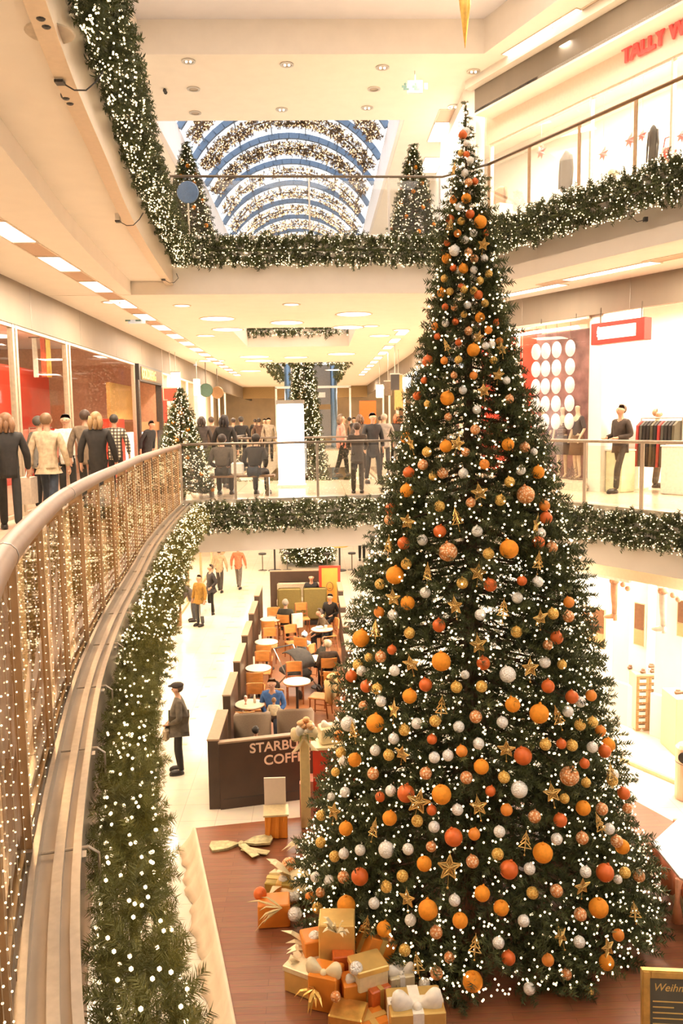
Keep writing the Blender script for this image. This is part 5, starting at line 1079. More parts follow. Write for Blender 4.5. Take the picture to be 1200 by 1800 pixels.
# cloth skirt round the deck, splayed onto the floor in folds
b = MB(); Pk = resample([(-.2,4.5),(-.95,8.0),(-2.0,12.25)], 90)
rows = []
for i, (x, y) in enumerate(Pk):
    w = .022*math.sin(i*.55)+.018*math.sin(i*1.31+1)+.012*math.sin(i*2.3); rows.append([(x+.015,y,.372),(x-.02,y,.365),(x-.07+w*.4,y,.22),(x-.15+w,y,.09),(x-.24+w*1.2,y,.012)])
V_ = [p for r in rows for p in r]; F_ = [(i*5+j,i*5+j+1,i*5+6+j,i*5+5+j) for i in range(len(rows)-1) for j in range(4)]
b.add(V_, F_); tag(b.build('deck_skirt', mat('cream_cloth', (.82,.64,.44), .6, var=.06, scale=5), None, smooth=True), 'cream cloth skirt splayed along the long edge of the wooden deck', 'cloth').modifiers.new('th', 'SOLIDIFY').thickness = .006
ORG = mat('orange_wrap', (.80,.26,.03), .35, var=.08, scale=5, bump=.05); ORG2 = mat('red_orange_wrap', (.66,.14,.025), .35, var=.1); GOLDW = mat('gold_wrap', (.78,.52,.16), .34, .45, var=.08, scale=6); GOLDP = mat('pale_gold_wrap', (.84,.70,.42), .4, .25, var=.08)
SHEER = mat('sheer_ribbon', (.90,.74,.44), .5, .0, var=.12, scale=9); SHEERW = mat('white_ribbon', (.92,.84,.70), .5, var=.08)
def bow(b_m, parent, c, r, rz=0, tails=True, name='bow'):
    b = MB(); n = 14; m = 10
    for s in (-1, 1):
        rows = []
        for i in range(n+1):
            f = i/n; w = r*(.12+.52*math.sin(PI*min(1, f*.93))**.75*(.35+.65*f)); x = s*r*(.06+.98*f)
            if i == n: w *= .25
            for q in range(m):
                a = 2*PI*q/m; k = 1+.16*math.sin(5*a+3*f); rows.append((x*(1-.04*abs(math.sin(a))), w*.42*math.cos(a)*k, w*math.sin(a)*k+r*.22*f))
        b.add(rows, [(i*m+q, i*m+(q+1)%m, (i+1)*m+(q+1)%m, (i+1)*m+q) for i in range(n) for q in range(m)])
        if tails:
            rows = []; k = 6
            for i in range(k+1):
                f = i/k; x = s*r*.75*f; z = -.02-r*.85*f**.9; y = -r*(.16+.12*f)+.02*math.sin(5*f); wd = r*(.10+.16*f); rows += [(x-wd,y,z+wd*.3*s),(x,y-.02,z),(x+wd,y,z-wd*.3*s)]
            b.add(rows, [(i*3+q, i*3+q+1, i*3+4+q, i*3+3+q) for i in range(k) for q in range(2)])
    b.ball((0,-r*.06,r*.02), r*.19, 10, 6)
    b.xf(Matrix.Translation(c) @ Matrix.Rotation(rz,4,'Z')); return b.build(name, b_m, parent, smooth=True)
def gift(label, px, py, z, w, d, h, m, rz=0, rib=None, bw=None, bowr=.16, lid=None, tilt=0, kind='gift'):
    p = spot(px, py, z); t = thing('gift_box', label, 'gift', (p.x,p.y,z), rz); c0 = (0,d/2,h/2)
    MB().rbox(c0, (w,d,h), .012).build('box', m, t)
    if lid: MB().rbox((0,d/2,h-.03), (w+.02,d+.02,.07), .01).build('lid', lid, t)
    if rib:
        b = MB(); b.bx(-w*.10,w*.10,-.004,d+.004,-.0,h+.005); b.build('ribbon', rib, t); MB().bx(-w/2-.004,w/2+.004,d/2-w*.10,d/2+w*.10,0,h+.006).build('ribbon', rib, t)
    if bw: bow(bw, t, (0,d*.25,h+.01), bowr, 0, False)
    if tilt: t.rotation_euler = (0,tilt,rz); ROOTM[t.name] = Matrix.Translation(t.location) @ Matrix.Rotation(rz,4,'Z') @ Matrix.Rotation(tilt,4,'Y')
    return t
Z0 = .36
gift('upright gold box topped with gold leaves, highest of the pile at the tree foot', 592, 1690, .66, .40, .34, .42, GOLDW, -.06)
gift('plain orange box under the upright gold box', 560, 1722, Z0+.02, .30, .28, .46, ORG, .25)
gift('wide gold box with pale lid at the outer corner of the pile', 526, 1752, Z0, .40, .34, .30, GOLDW, -.55, lid=GOLDP)
gift('orange box with a big cream bow in front of the pile', 566, 1780, Z0, .32, .30, .40, ORG, -.35, bw=SHEER, bowr=.20)
gift('tall red-orange box in the shade beside the bowed orange box', 606, 1748, Z0, .24, .24, .44, ORG2, .1)
gift('square gold box with pleated paper top resting on orange boxes', 657, 1741, .62, .34, .30, .24, GOLDP, .35, lid=GOLDW)
gift('orange gift with small white bow below the pleated gold box', 630, 1784, Z0, .30, .26, .34, ORG, .2, bw=SHEERW, bowr=.12)
gift('orange box with thin gold edging beside the small white bow', 672, 1786, Z0, .24, .22, .30, ORG2, .5, rib=GOLDW)
gift('tilted copper box with gold ribbon leaning against the lowest branches', 662, 1694, .62, .36, .30, .26, ORG, .4, rib=GOLDW, tilt=.45)
gift('pale ivory gift tied with white gauze', 708, 1764, Z0, .28, .26, .30, GOLDP, .2, rib=SHEERW, bw=SHEERW, bowr=.15)
gift('large gold box with wide white bow at the bottom of the picture', 736, 1838, Z0, .56, .42, .34, GOLDW, .05, rib=SHEERW, bw=SHEERW, bowr=.26)
gift('crumpled gold foil parcel lying lowest in front', 606, 1822, Z0, .36, .30, .20, M_GOLD, -.3)
gift('flat orange box with gold cord beside the foil parcel', 662, 1826, Z0, .34, .28, .14, ORG, .4, rib=GOLDW)
gift('low orange box lying apart on the deck nearest the copper ball', 482, 1632, Z0, .40, .30, .30, ORG, .05)
gift('olive gold box behind the low orange box', 490, 1590, Z0, .38, .30, .28, mat('olive_gold', (.42,.30,.06), .4, .3), -.2, rib=GOLDW)
def loose_ball(label, px, py, z, r, m):
    p = spot(px, py, z+r); t = ball_mb(r).build('bauble', m, None, smooth=True); t.location = p; t.rotation_euler = (.8,.4,.3); tag(t, label, 'bauble'); return t
loose_ball('copper-orange ball resting on the gold cloth at the deck end of the gifts', 457, 1571, .60, .085, M_RUST); loose_ball('gold and orange ornate ball on the gift heap beside the lowest left branches', 508, 1521, .58, .105, M_COPPER)
loose_ball('silver-white ball on the gold cloth below the ornate ball', 497, 1546, .58, .06, M_WHITE); loose_ball('small silver-white ball just above the low orange box', 511, 1577, .52, .06, M_WHITE); loose_ball('large silver-white ball beside the low orange box', 518, 1607, .46, .09, M_WHITE)
loose_ball('small striped gold ball lying between the front gifts', 590, 1752, .60, .055, M_COPPER); loose_ball('silver-white ball tucked behind the orange box and gold box', 553, 1648, .74, .075, M_WHITE); loose_ball('silver-white ball beside the pleated gold box', 626, 1702, .80, .07, M_WHITE)
def leaf_spray(label, px, py, z, n, ln, m, seed, dirv=(-1,-.2,.25), w=.05):
    g_ = np.random.default_rng(seed); p = spot(px, py, z); b = MB()
    for i in range(n):
        d = (Vector(dirv)+Vector(g_.normal(size=3)*.45)).normalized(); L = ln*g_.uniform(.6,1.1); u = d.cross(Vector((0,0,1))).normalized(); up = Vector((0,0,.02))
        q = [Vector((0,0,0)), d*L*.35+u*w+up, d*L*.7+u*w*.7+up*1.5, d*L-up, d*L*.7-u*w*.7+up*1.5, d*L*.35-u*w+up]; b.add(q, [(0,1,5),(1,2,4,5),(2,3,4)])
    o = b.build('gold_leaf_spray', m, None); o.location = p; o.modifiers.new('th', 'SOLIDIFY').thickness = .004; tag(o, label, 'decoration'); return o
leaf_spray('spray of long gold leaves sticking out over the wide gold box', 556, 1666, .66, 4, .42, GOLDP, 1); leaf_spray('spray of pale gold leaves at the outer gift corner', 528, 1690, .64, 3, .26, GOLDP, 2)
leaf_spray('gold tassel of narrow leaves hanging at the corner of the bowed orange box', 552, 1738, .66, 12, .22, M_GOLD, 3, (-.15,-.3,-.9), .02); leaf_spray('crown of gold leaves on the upright gold box', 592, 1640, 1.10, 12, .22, GOLDP, 4, (0,0,.6), .03)
leaf_spray('long dry gold fronds spreading over the low orange box', 496, 1596, .66, 8, .45, mat('dry_frond', (.62,.46,.2), .6), 5, (-1,-.35,.05), .02); leaf_spray('gold gauze leaves above the low orange box', 512, 1540, .64, 8, .42, SHEER, 6, (-.9,-.3,.15), .07); leaf_spray('thin gold fronds beside the ribbon post', 540, 1480, .42, 5, .45, SHEER, 7, (-1,-.4,.1), .03)
# gauze heap beside the tree, flat ribbon on the deck
b = MB(); g_ = np.random.default_rng(8); p = spot(505, 1560, .5)
b.ball((0,0,0), .26, 18, 10, .62, 1.2, .9); b.v = [(x*(1+.16*math.sin(9*x+5*z)), y, z+.04*math.sin(13*x+7*y)) for x,y,z in b.v]
o = b.build('gold_cloth', SHEER, None, smooth=True); o.location = (p.x+.1,p.y,.52); tag(o, 'crumpled gold gauze heap between the low orange box and the tree', 'cloth')
t = thing('flat_bow', 'large flattened pale gold bow lying on the deck before the orange paper box', 'bow', tuple(spot(424,1486,.37)), .12)
for s in (-1, 1):
    b = MB(); n = 12; pts = [(s*.02,0), (s*.20,.13),(s*.44,.16),(s*.47,.02),(s*.42,-.12),(s*.20,-.10)]
    b.add([(x,y,.012+.02*math.sin(4*x)) for x,y in pts]+[(x,y,.045+.02*math.sin(4*x)) for x,y in pts], [tuple(range(6)), tuple(range(11,5,-1))]+[(i,(i+1)%6,6+(i+1)%6,6+i) for i in range(6)]); b.build('loop', mat('sage_gold', (.55,.50,.27), .4, .3, var=.3, scale=14), t)
for a in (-.5, -1.1): MB().rbox((.14*math.cos(a)*1.6,-.24,.02-.02*a), (.42,.12,.016), .005, rz=a).build('tail', MATS['sage_gold'], t)
MB().rbox((0,0,.03), (.09,.12,.05), .02).build('knot', MATS['sage_gold'], t)
# orange paper box with white board
p = spot(486, 1475, .36); t = thing('paper_box', 'upright orange tissue-wrapped box on the deck edge', 'box', tuple(p), .06)
b = MB(); b.rbox((0,.16,.18), (.34,.32,.36), .015)
for x in (-.12,.0,.11): b.add([(x,-.008,.35),(x+.05,-.012,.35),(x+.03+.02*math.sin(9*x),-.03,.02),(x-.03,-.005,.02)], [(0,1,2,3)])
b.build('box', ORG, t); MB().bx(-.19,.19,-.01,.34,.355,.38).build('rim', GOLDP, t)
p2 = spot(482, 1419, .62); t = thing('sign_board', 'blank cream board standing behind the orange tissue box', 'board', (p.x-.03,p.y+.36,.36)); MB().bx(-.165,.165,0,.03,.05,.80).build('board', mat('cream_board', (.86,.70,.56), .5, var=.02), t); MB().bx(-.12,.12,.03,.2,0,.05).build('foot', WHITEMAT, t)
# ribbon post with bow
p = spot(538, 1452, .36); t = thing('ribbon_post', 'square pale gold post crowned with a big cream and orange bow', 'post', (p.x,p.y,.36)); MB().rbox((0,0,.72), (.15,.15,1.44), .01).build('post', mat('gold_post', (.80,.62,.30), .4, .2, var=.05), t)
bow(SHEER, t, (0,-.09,1.48), .21, .1, name='big_bow'); bow(SHEERW, t, (.02,-.14,1.58), .16, .5, False, 'small_bow')
b = MB()
for i in range(9): b.ball((.08*math.cos(i*.7)+.02,-.10+.05*math.sin(i*1.3),1.62+.05*math.sin(i*2.1)+.012*i), .055, 8, 6, .7)
b.build('orange_blooms', mat('peach_blooms', (.86,.48,.22), .6, var=.2, scale=20), t, smooth=True)
b = MB()
for i in range(10): a = i*.63; b.tube([(0,-.05,1.5),(.16*math.cos(a),-.05+.12*math.sin(a),1.50+.05*math.sin(3*a)),(.22*math.cos(a),-.05+.16*math.sin(a),1.42)], [.012,.02,.004], 4)
b.build('greenery', FIRW, t)
# red counter behind the post, with gold gift
t = thing('red_counter', 'bright red counter with cream lines between the cafe and the tree', 'counter', (.26,12.95,0)); MB().bx(-.42,.55,0,.5,0,1.28).build('body', RED, t); MB().bx(-.45,.58,-.03,.53,1.28,1.32).build('top', GOLDP, t)
b = MB()
for z in (.38,.80): b.bx(-.425,.555,-.006,.0,z,z+.012)
b.build('line', GOLDP, t); MB().bx(-.62,-.42,-.02,.3,0,.75).build('side_shelf', mat('pink_panel', (.70,.30,.22), .5), t)
t = thing('gift_box', 'gold gift with cream gauze on top of the red counter', 'gift', (.16,13.05,1.32), .2); MB().rbox((0,.15,.14), (.36,.30,.28), .02).build('box', GOLDP, t); bow(SHEERW, t, (0,.1,.28), .16)
t = thing('star_stand', 'small red stand with white board at the foot of the ribbon post', 'stand', (-.30,12.75,0)); MB().bx(-.08,.08,0,.12,0,.8).build('stand', mat('pink_panel', (.70,.30,.22)), t)

# ------------------------------------------------------------- cafe
CAFE = mat('espresso_panel', (.055,.032,.020), .45, var=.15, scale=3); CAFET = mat('taupe_cap', (.36,.26,.17), .45, var=.06); WOOD = mat('honey_wood', (.56,.24,.06), .38, var=.16, scale=6, stretch=(1,1,6)); WOODD = mat('red_brown_wood', (.30,.10,.035), .4, var=.15, scale=6, stretch=(1,1,6)); TOP = mat('cream_table', (.88,.76,.55), .3, var=.04); FELT = mat('grey_brown_felt', (.27,.20,.135), .85, var=.06, scale=40); OLIVE = mat('olive_felt', (.20,.15,.04), .85, var=.08, scale=30)
def panel(label, p0, p1, h=1.25, w=.13, name='partition', group=None):
    a = math.atan2(p1[1]-p0[1], p1[0]-p0[0]); L = math.hypot(p1[0]-p0[0], p1[1]-p0[1]); t = thing(name, label, 'partition', ((p0[0]+p1[0])/2,(p0[1]+p1[1])/2,0), a, group)
    MB().bx(-L/2,L/2,-w/2,w/2,0,h-.03).build('panel', CAFE, t); MB().bx(-L/2-.01,L/2+.01,-w/2-.01,w/2+.01,h-.03,h).build('cap', CAFET, t); return t, a
t, a = panel('broad dark front panel of the cafe carrying the pale lettering', (-1.77,13.62), (-.02,14.00), 1.20, .10)
c0 = Vector((-1.77,13.62,0)); d0 = Vector((1.72,.38,0)).normalized(); nrm = Vector((d0.y,-d0.x,0))
LET = mat('pale_letters', (.80,.62,.46), .5)
words('lettering', 'STARBUCKS', .238, LET, t, facing(tuple(c0+d0*.52+nrm*.056+Vector((0,0,.955))), d0), .008, bold=.004)
words('lettering', 'COFFEE', .238, LET, t, facing(tuple(c0+d0*.76+nrm*.056+Vector((0,0,.715))), d0), .008, bold=.004)
MB().box((0,-.053,.18), (1.70,.006,.01)).build('groove', BLACK, t)
for i, (ya, yb) in enumerate(((13.60,15.05),(15.9,17.4),(18.2,19.75),(20.5,22.0),(22.9,24.5),(25.3,26.9))):
    panel('dark cafe side panel along the pale walkway, %s from the lettered front' % ['first','second','third','fourth','fifth','sixth'][i], (-1.86-.02*i,ya), (-1.86-.02*i,yb), 1.25, .15 if i else .19, group='cafe side panels by the walkway')
for i, (ya, yb) in enumerate(((16.6,18.1),(18.9,20.4),(21.2,22.7),(23.5,25.0),(25.8,27.2))):
    panel('dark cafe side panel on the big tree side, %s from the lettered front' % ['first','second','third','fourth','fifth'][i], (.68,ya), (.66,yb), 1.25, .15, group='cafe side panels by the tree')
panel('dark rear panel of the cafe behind the pale bench', (-1.75,29.0), (.15,29.0), 1.35, .12)
t = thing('cafe_floor', 'reddish wooden cafe floor under the tables', 'floor mat', (-.6,21,0)); MB().bx(-1.2,1.22,-7.0,7.9,0.0,.012).build('boards', tiles('cafe_boards', (.42,.17,.06), (.36,.14,.05), (.22,.08,.03), 1.2, .12, .35, .003, wood=True), t)
def table(label, x, y, r=.31):
    t = thing('cafe_table', label, 'table', (x,y,.012), 0, 'round cafe tables'); MB().lathe([(r*.96,.715),(r,.725),(r,.745),(r*.98,.75)], n=28).build('tabletop', TOP, t); MB().lathe([(r*1.005,.712),(r*1.005,.728)], n=28).build('rim', WOODD, t)
    MB().tube([(0,0,.02),(0,0,.715)], .03, 10).build('pedestal', BLACK, t); MB().lathe([(.21,0),(.20,.02),(.04,.04)], n=20).build('foot', BLACK, t); return t
TB = [(-1.50,16.75),(-1.50,19.3),(-1.45,21.65),(-1.48,24.2),(-.55,18.2),(.05,22.9),(-.05,20.0)]
for i, (x, y) in enumerate(TB): table(['cream round cafe table with glasses, nearest the sofas','cream round cafe table, second along the walkway panels','cream round cafe table, third along the walkway panels','cream round cafe table, fourth along the walkway panels','cream round cafe table standing alone in the middle beside the coat chair','round cafe table under the leaning olive-brown jacket','round cafe table between the white-haired man and the child'][i], x, y)
def make_chair(label, loc, rz, group='wooden cafe chairs'):
    t = thing('cafe_chair', label, 'chair', loc, rz, group)      # front is local -y
    MB().rbox((0,-.02,.45), (.42,.42,.035), .012).build('seat', WOOD, t)
    for s in (-1, 1):
        MB().tube([(s*.18,-.20,0),(s*.18,-.19,.44)], [.016,.02], 6).build('leg', WOODD, t); MB().tube([(s*.18,.22,0),(s*.18,.17,.44),(s*.185,.24,.88)], [.016,.02,.016], 6).build('leg', WOODD, t)
        MB().tube([(s*.18,-.19,.18),(s*.18,.20,.18)], .010, 5).build('stretcher', WOODD, t)
    b = MB(); n = 8
    for i in range(n):
        x0, x1 = -.19+.38*i/n, -.19+.38*(i+1)/n; c = lambda x: .235+.04*(1-(x/.19)**2)
        b.add([(x0,c(x0)-.014,.66),(x1,c(x1)-.014,.66),(x1,c(x1)+.004,.90),(x0,c(x0)+.004,.90),(x0,c(x0)+.014,.66),(x1,c(x1)+.014,.66),(x1,c(x1)+.032,.90),(x0,c(x0)+.032,.90)], [(0,1,2,3),(7,6,5,4),(3,2,6,7),(0,4,5,1)]+([(0,3,7,4)] if i == 0 else [])+([(1,5,6,2)] if i == n-1 else []))
    b.build('backrest', WOOD, t, smooth=False); MB().bx(-.17,.17,.215,.235,.53,.57).build('back_rail', WOODD, t); return t
CH = []
for i, (x, y) in enumerate(TB[:4]):
    w = ['with glasses nearest the sofas','second along the walkway','third along the walkway','fourth along the walkway'][i]
    CH += [('honey-brown chair before the cream table '+w, (x-.02,y-.62,.012), PI), ('honey-brown chair behind the cream table '+w, (x+.05,y+.62,.012), 0)]
CH += [('honey-brown chair draped with the tan coat', (-.02,18.0,.012), -1.9), ('chair under the woman in the blue pullover', (-1.02,16.95,.012), H(-6)), ('chair under the grey-haired man in dark green', (-1.02,24.3,.012), H(160)), ('chair under the white-haired man', (.18,19.7,.012), H(185)),
       ('chair under the bending olive-brown jacket', (.25,23.35,.012), H(-75)), ('chair under the child in the blue hat', (-.42,21.68,.012), H(150)), ('chair under the brown-haired person beside the child', (-.02,20.55,.012), H(60)), ('chair under the woman by the orange poster', (.33,25.3,.012), H(-25)),
       ('empty chair standing between stroller and fourth table', (-.75,22.6,.012), .4), ('empty honey-brown chair behind the middle cream table', (-.62,18.95,.012), .1), ('empty chair at the right cafe panel before the white-haired man', (.30,18.6,.012), 2.9), ('empty chair deep in the cafe before the olive bench backs', (-.55,25.4,.012), .2)]
pc = None
for lab, loc, rz in CH:
    if pc is None: pc = make_chair(lab, loc, rz)
    else: dup(pc, loc, rz, lab)
def tub_sofa(label, loc, rz, m, w=.36, h=1.02):
    t = thing('tub_sofa', label, 'sofa', loc, rz); b = MB(); n = 16; ri = w-.09
    ang = [-.15*PI+1.3*PI*i/n for i in range(n+1)]                      # wraps round the back (+y local is back)
    for (r0, r1) in ((w, ri),):
        ring = []
        for a in ang:
            c, s = math.cos(a), math.sin(a)*.72; hh = h-.10*(1-max(0, math.sin(a)))
            ring.append([(r0*c,r0*s,.08),(r0*1.02*c,r0*1.02*s,hh-.05),(r0*.96*c,r0*.96*s,hh),(r1*c,r1*s,hh-.02),(r1*c,r1*s,.40)])
        b.add([p for q in ring for p in q], [(i*5+j,i*5+5+j,i*5+6+j,i*5+1+j) for i in range(n) for j in range(4)]+[tuple(range(5)), tuple(n*5+j for j in range(4,-1,-1))])
    b.build('backrest', m, t, smooth=True); MB().rbox((0,-.12,.30), (w*1.7,.62,.24), .05).build('seat', m, t, smooth=True); MB().bx(-w*.8,w*.8,-.35,.18,0,.18).build('base', BLACK, t); return t
tub_sofa('grey-brown tub sofa, back to the viewer, at the walkway side of the lettered panel', (-1.30,14.95,.0), PI+.08, FELT, .345, 1.30); tub_sofa('grey-brown tub sofa, back to the viewer, beside the ribbon post', (-.50,15.1,.0), PI+.02, FELT, .345, 1.30)
def bench_sofa(label, x, y, w, m, rz=0, h=.95):
    t = thing('bench_sofa', label, 'sofa', (x,y,0), rz); MB().rbox((0,0,.30), (w,.50,.26), .05).build('seat', m, t); MB().rbox((0,.24,h/2+.1), (w,.14,h-.2), .05).build('backrest', m, t); MB().bx(-w*.45,w*.45,-.2,.25,0,.17).build('base', BLACK, t); return t
bench_sofa('pale felt bench against the rear cafe panel', -.75, 28.6, 1.5, mat('pale_felt', (.40,.33,.23), .85))
for i, x in enumerate((-.98,-.15)): bench_sofa(['olive sofa back behind the grey-haired man','olive sofa back next to the orange poster'][i], x, 26.6, .78, OLIVE, PI, 1.25)
t = thing('poster_stand', 'orange poster with red frame and line-drawn face at the rear of the cafe', 'poster', (.35,27.5,0)); MB().bx(-.36,.36,-.04,.04,.3,1.75).build('frame', RED, t); MB().bx(-.27,.27,-.05,-.04,.38,1.68).build('poster', mat('amber_poster', (.80,.36,.06), .5, var=.08, scale=3), t)
b = MB(); b.tube([(.11*math.cos(a),-.052,1.05+.15*math.sin(a)) for a in np.linspace(0,2*PI,17)], .008, 4); b.tube([(-.05,-.052,1.0),(0,-.052,.97),(.05,-.052,1.0)], .007, 4); b.build('drawing', BLACK, t); MB().bx(-.3,.3,-.15,.15,0,.3).build('foot', CAFE, t)
# table goods
for i, (x, y) in enumerate(((-1.58,16.72),(-1.40,16.80))):
    t = thing('drinking_glass', ['tall glass with cream drink on the nearest cafe table, walkway side','slim bottle-shaped glass on the nearest cafe table, inner side'][i], 'glass', (x,y,.762)); MB().lathe([(.026,0),(.030,.07),(.022,.12),(.016,.17)] if i else [(.03,0),(.012,.02),(.012,.05),(.035,.09),(.038,.16)], n=12).build('glass', mat('drink_rose', (.75,.40,.28), .15) if i == 0 else mat('drink_pale', (.80,.68,.50), .15), t, smooth=True); MB().ball((0,0,.17), .034 if i == 0 else .016, 8, 6, .6).build('foam', WHITEMAT, t)
def plain(name, label, cat, mb, m, loc, rz=0): o = mb.build(name, m, None); o.location = loc; o.rotation_euler = (0,0,rz); return tag(o, label, cat)
plain('paper_cup', 'white paper cup on the table of the bending olive-brown jacket', 'cup', MB().lathe([(.035,0),(.045,.12),(.047,.125)], n=12), WHITEMAT, (.16,22.78,.762))
plain('paper_bag', 'white paper bag with red print held by the grey-haired man', 'bag', MB().prism([(-.16,-.05),(.16,-.05),(.16,.05),(-.16,.05)], 0, .42), mat('printed_bag', (.85,.76,.62), .6, var=.25, scale=6), (-.68,24.05,.52), .4)
plain('napkin_pile', 'crumpled white napkins on the table of the bending jacket', 'napkins', MB().rbox((0,0,.03), (.2,.15,.06), .02), WHITEMAT, (-.02,22.95,.762), .3)
plain('serving_tray', 'orange tray on the table under the bending jacket', 'tray', MB().rbox((0,0,.012), (.36,.26,.024), .01), ORG2, (.17,23.1,.762+.0), .1)
# bags between the sofas, peeping items
t = thing('changing_bag', 'dark patterned bag standing between the two tub sofas', 'bag', (-.95,15.02,0)); MB().rbox((0,0,.34), (.30,.24,.60), .07).build('bag', mat('dark_print', (.07,.07,.05), .8, var=.9, scale=10), t); MB().rbox((.08,-.125,.25), (.08,.02,.24), .01).build('pocket', mat('rose_print', (.45,.16,.12), .7, var=.5, scale=12), t); MB().tube([(-.1,0,.62),(-.08,0,.74),(.08,0,.74),(.1,0,.62)], .014, 6).build('strap', BLACK, t)
# stroller with black hood, tan coat on the chair
t = thing('stroller', 'black stroller with hood and silver frame in the middle of the cafe', 'stroller', (-.60,19.75,0), .65)
b = MB(); n = 10; rg = []
for j in range(7):
    a = PI*(.05+.62*j/6); rg.append([(-.27+.54*i/n, -.42*math.cos(a)*1.05, .62+.46*math.sin(a)*(1-.12*abs(2*i/n-1)**2)) for i in range(n+1)])
b.add([p for r in rg for p in r], [(j*(n+1)+i, j*(n+1)+i+1, (j+1)*(n+1)+i+1, (j+1)*(n+1)+i) for j in range(6) for i in range(n)])
o = b.build('hood', mat('black_canvas', (.035,.03,.025), .8, var=.3, scale=12), t, smooth=True); o.modifiers.new('th', 'SOLIDIFY').thickness = .02
MB().rbox((0,.05,.50), (.50,.85,.22), .08).build('seat', MATS['black_canvas'], t, smooth=True); MB().rbox((0,-.35,.36), (.42,.20,.10), .04).build('footrest', MATS['black_canvas'], t)
for s in (-1, 1):
    MB().tube([(s*.28,-.55,.12),(s*.29,.05,.48),(s*.29,.55,1.02)], .014, 6).build('frame_tube', STEEL, t); MB().tube([(s*.28,.42,.12),(s*.29,-.05,.52)], .014, 6).build('frame_tube', STEEL, t)
    for y in (-.52,.42): MB().lathe([(.05,-.02),(.10,-.022),(.115,0),(.10,.022),(.05,.02)], n=16).xf(Matrix.Translation((s*.30,y,.117)) @ Matrix.Rotation(PI/2,4,'Y')).build('wheel', BLACK, t)
MB().tube([(-.29,.55,1.02),(.29,.55,1.02)], .018, 8).build('handle', BLACK, t)
t = thing('coat', 'tan coat hung over the chair back beside the middle cream table', 'coat', (-.02,18.0,0), -1.9)
b = MB(); b.rbox((0,.25,.66), (.50,.13,.56), .05); b.v = [(x*(1+.12*math.sin(7*z)), y+.03*math.sin(9*x+4*z), z) for x,y,z in b.v]; b.build('body', mat('camel_cloth', (.62,.42,.17), .85, var=.08, scale=10), t, smooth=True)
for s in (-1, 1): MB().tube([(s*.22,.22,.90),(s*.30,.30,.66),(s*.27,.33,.40)], [.07,.065,.05], 8).build('sleeve', MATS['camel_cloth'], t, smooth=True)
MB().ball((0,.27,.94), .13, 10, 6, .45, 1.5, .8).build('collar', MATS['camel_cloth'], t, smooth=True)
# held bags
t = thing('carrier_bag', 'white and blue carrier bag held by the woman in the mustard coat', 'bag', tuple(Vector(gp(357,1100,0))+Vector((.12,-.12,.36)))); MB().prism([(-.17,-.05),(.17,-.05),(.17,.05),(-.17,.05)], 0, .40).build('bag', mat('blue_white_bag', (.72,.74,.74), .5, var=.22, scale=7), t); MB().tube([(-.08,0,.40),(-.04,0,.50),(.04,0,.50),(.08,0,.40)], .008, 5).build('handle', WHITEMAT, t)
t = thing('shoulder_bag', 'small grey bag held at the front by the man in the flat cap', 'bag', tuple(Vector(gp(317,1358,0))+Vector((-.22,-.04,.80)))); MB().rbox((0,0,0), (.12,.30,.24), .04).build('bag', mat('grey_bag', (.36,.28,.18), .6), t); MB().tube([(0,-.1,.12),(0,0,.20),(0,.1,.12)], .01, 5).build('strap', BLACK, t)
t = thing('carrier_bag', 'pale carrier bag swinging beside the beige-jacketed walker', 'bag', (-4.56,13.1,5.38)); MB().prism([(-.10,-.16),(.10,-.16),(.10,.16),(-.10,.16)], 0, .42).build('bag', mat('pale_bag', (.66,.55,.44), .6), t); MB().tube([(0,-.08,.42),(0,0,.52),(0,.08,.42)], .008, 5).build('handle', WHITEMAT, t)
t = thing('carrier_bag', 'white carrier bag on the bench side of the person in black', 'bag', (-1.68,17.45,5.50)); MB().rbox((0,0,.14), (.26,.16,.26), .03).build('bag', WHITEMAT, t); MB().tube([(-.06,0,.27),(0,0,.34),(.06,0,.27)], .008, 5).build('handle', WHITEMAT, t)
# bar tables behind the cafe
for i, (px, py) in enumerate(((483,1003),(597,1003))):
    p = spot(px, py, 0); t = thing('bar_table', ['high round bar table with yellow top behind the cafe, walkway side','high round bar table with yellow top behind the cafe, big tree side'][i], 'table', (p.x,p.y,0), 0, 'bar tables behind the cafe'); MB().lathe([(.38,1.08),(.40,1.10),(.40,1.13)], n=22).build('tabletop', mat('amber_top', (.72,.42,.10), .3), t); MB().tube([(0,0,.03),(0,0,1.08)], .04, 8).build('pedestal', BLACK, t); MB().lathe([(.30,0),(.28,.03)], n=20).build('foot', BLACK, t)
    for s in (-1, 1): st = thing('bar_stool', '%s stool at the %s bar table behind the cafe' % (['inner','outer'][s > 0], ['walkway side','tree side'][i]), 'stool', (p.x+s*.55,p.y+.1,0)); MB().lathe([(.17,.72),(.18,.78),(.14,.80)], n=16).build('seat', BLACK, st); MB().tube([(0,0,.02),(0,0,.72)], .025, 8).build('pole', DARKSTEEL, st); MB().lathe([(.20,0),(.19,.02)], n=16).build('foot', DARKSTEEL, st)
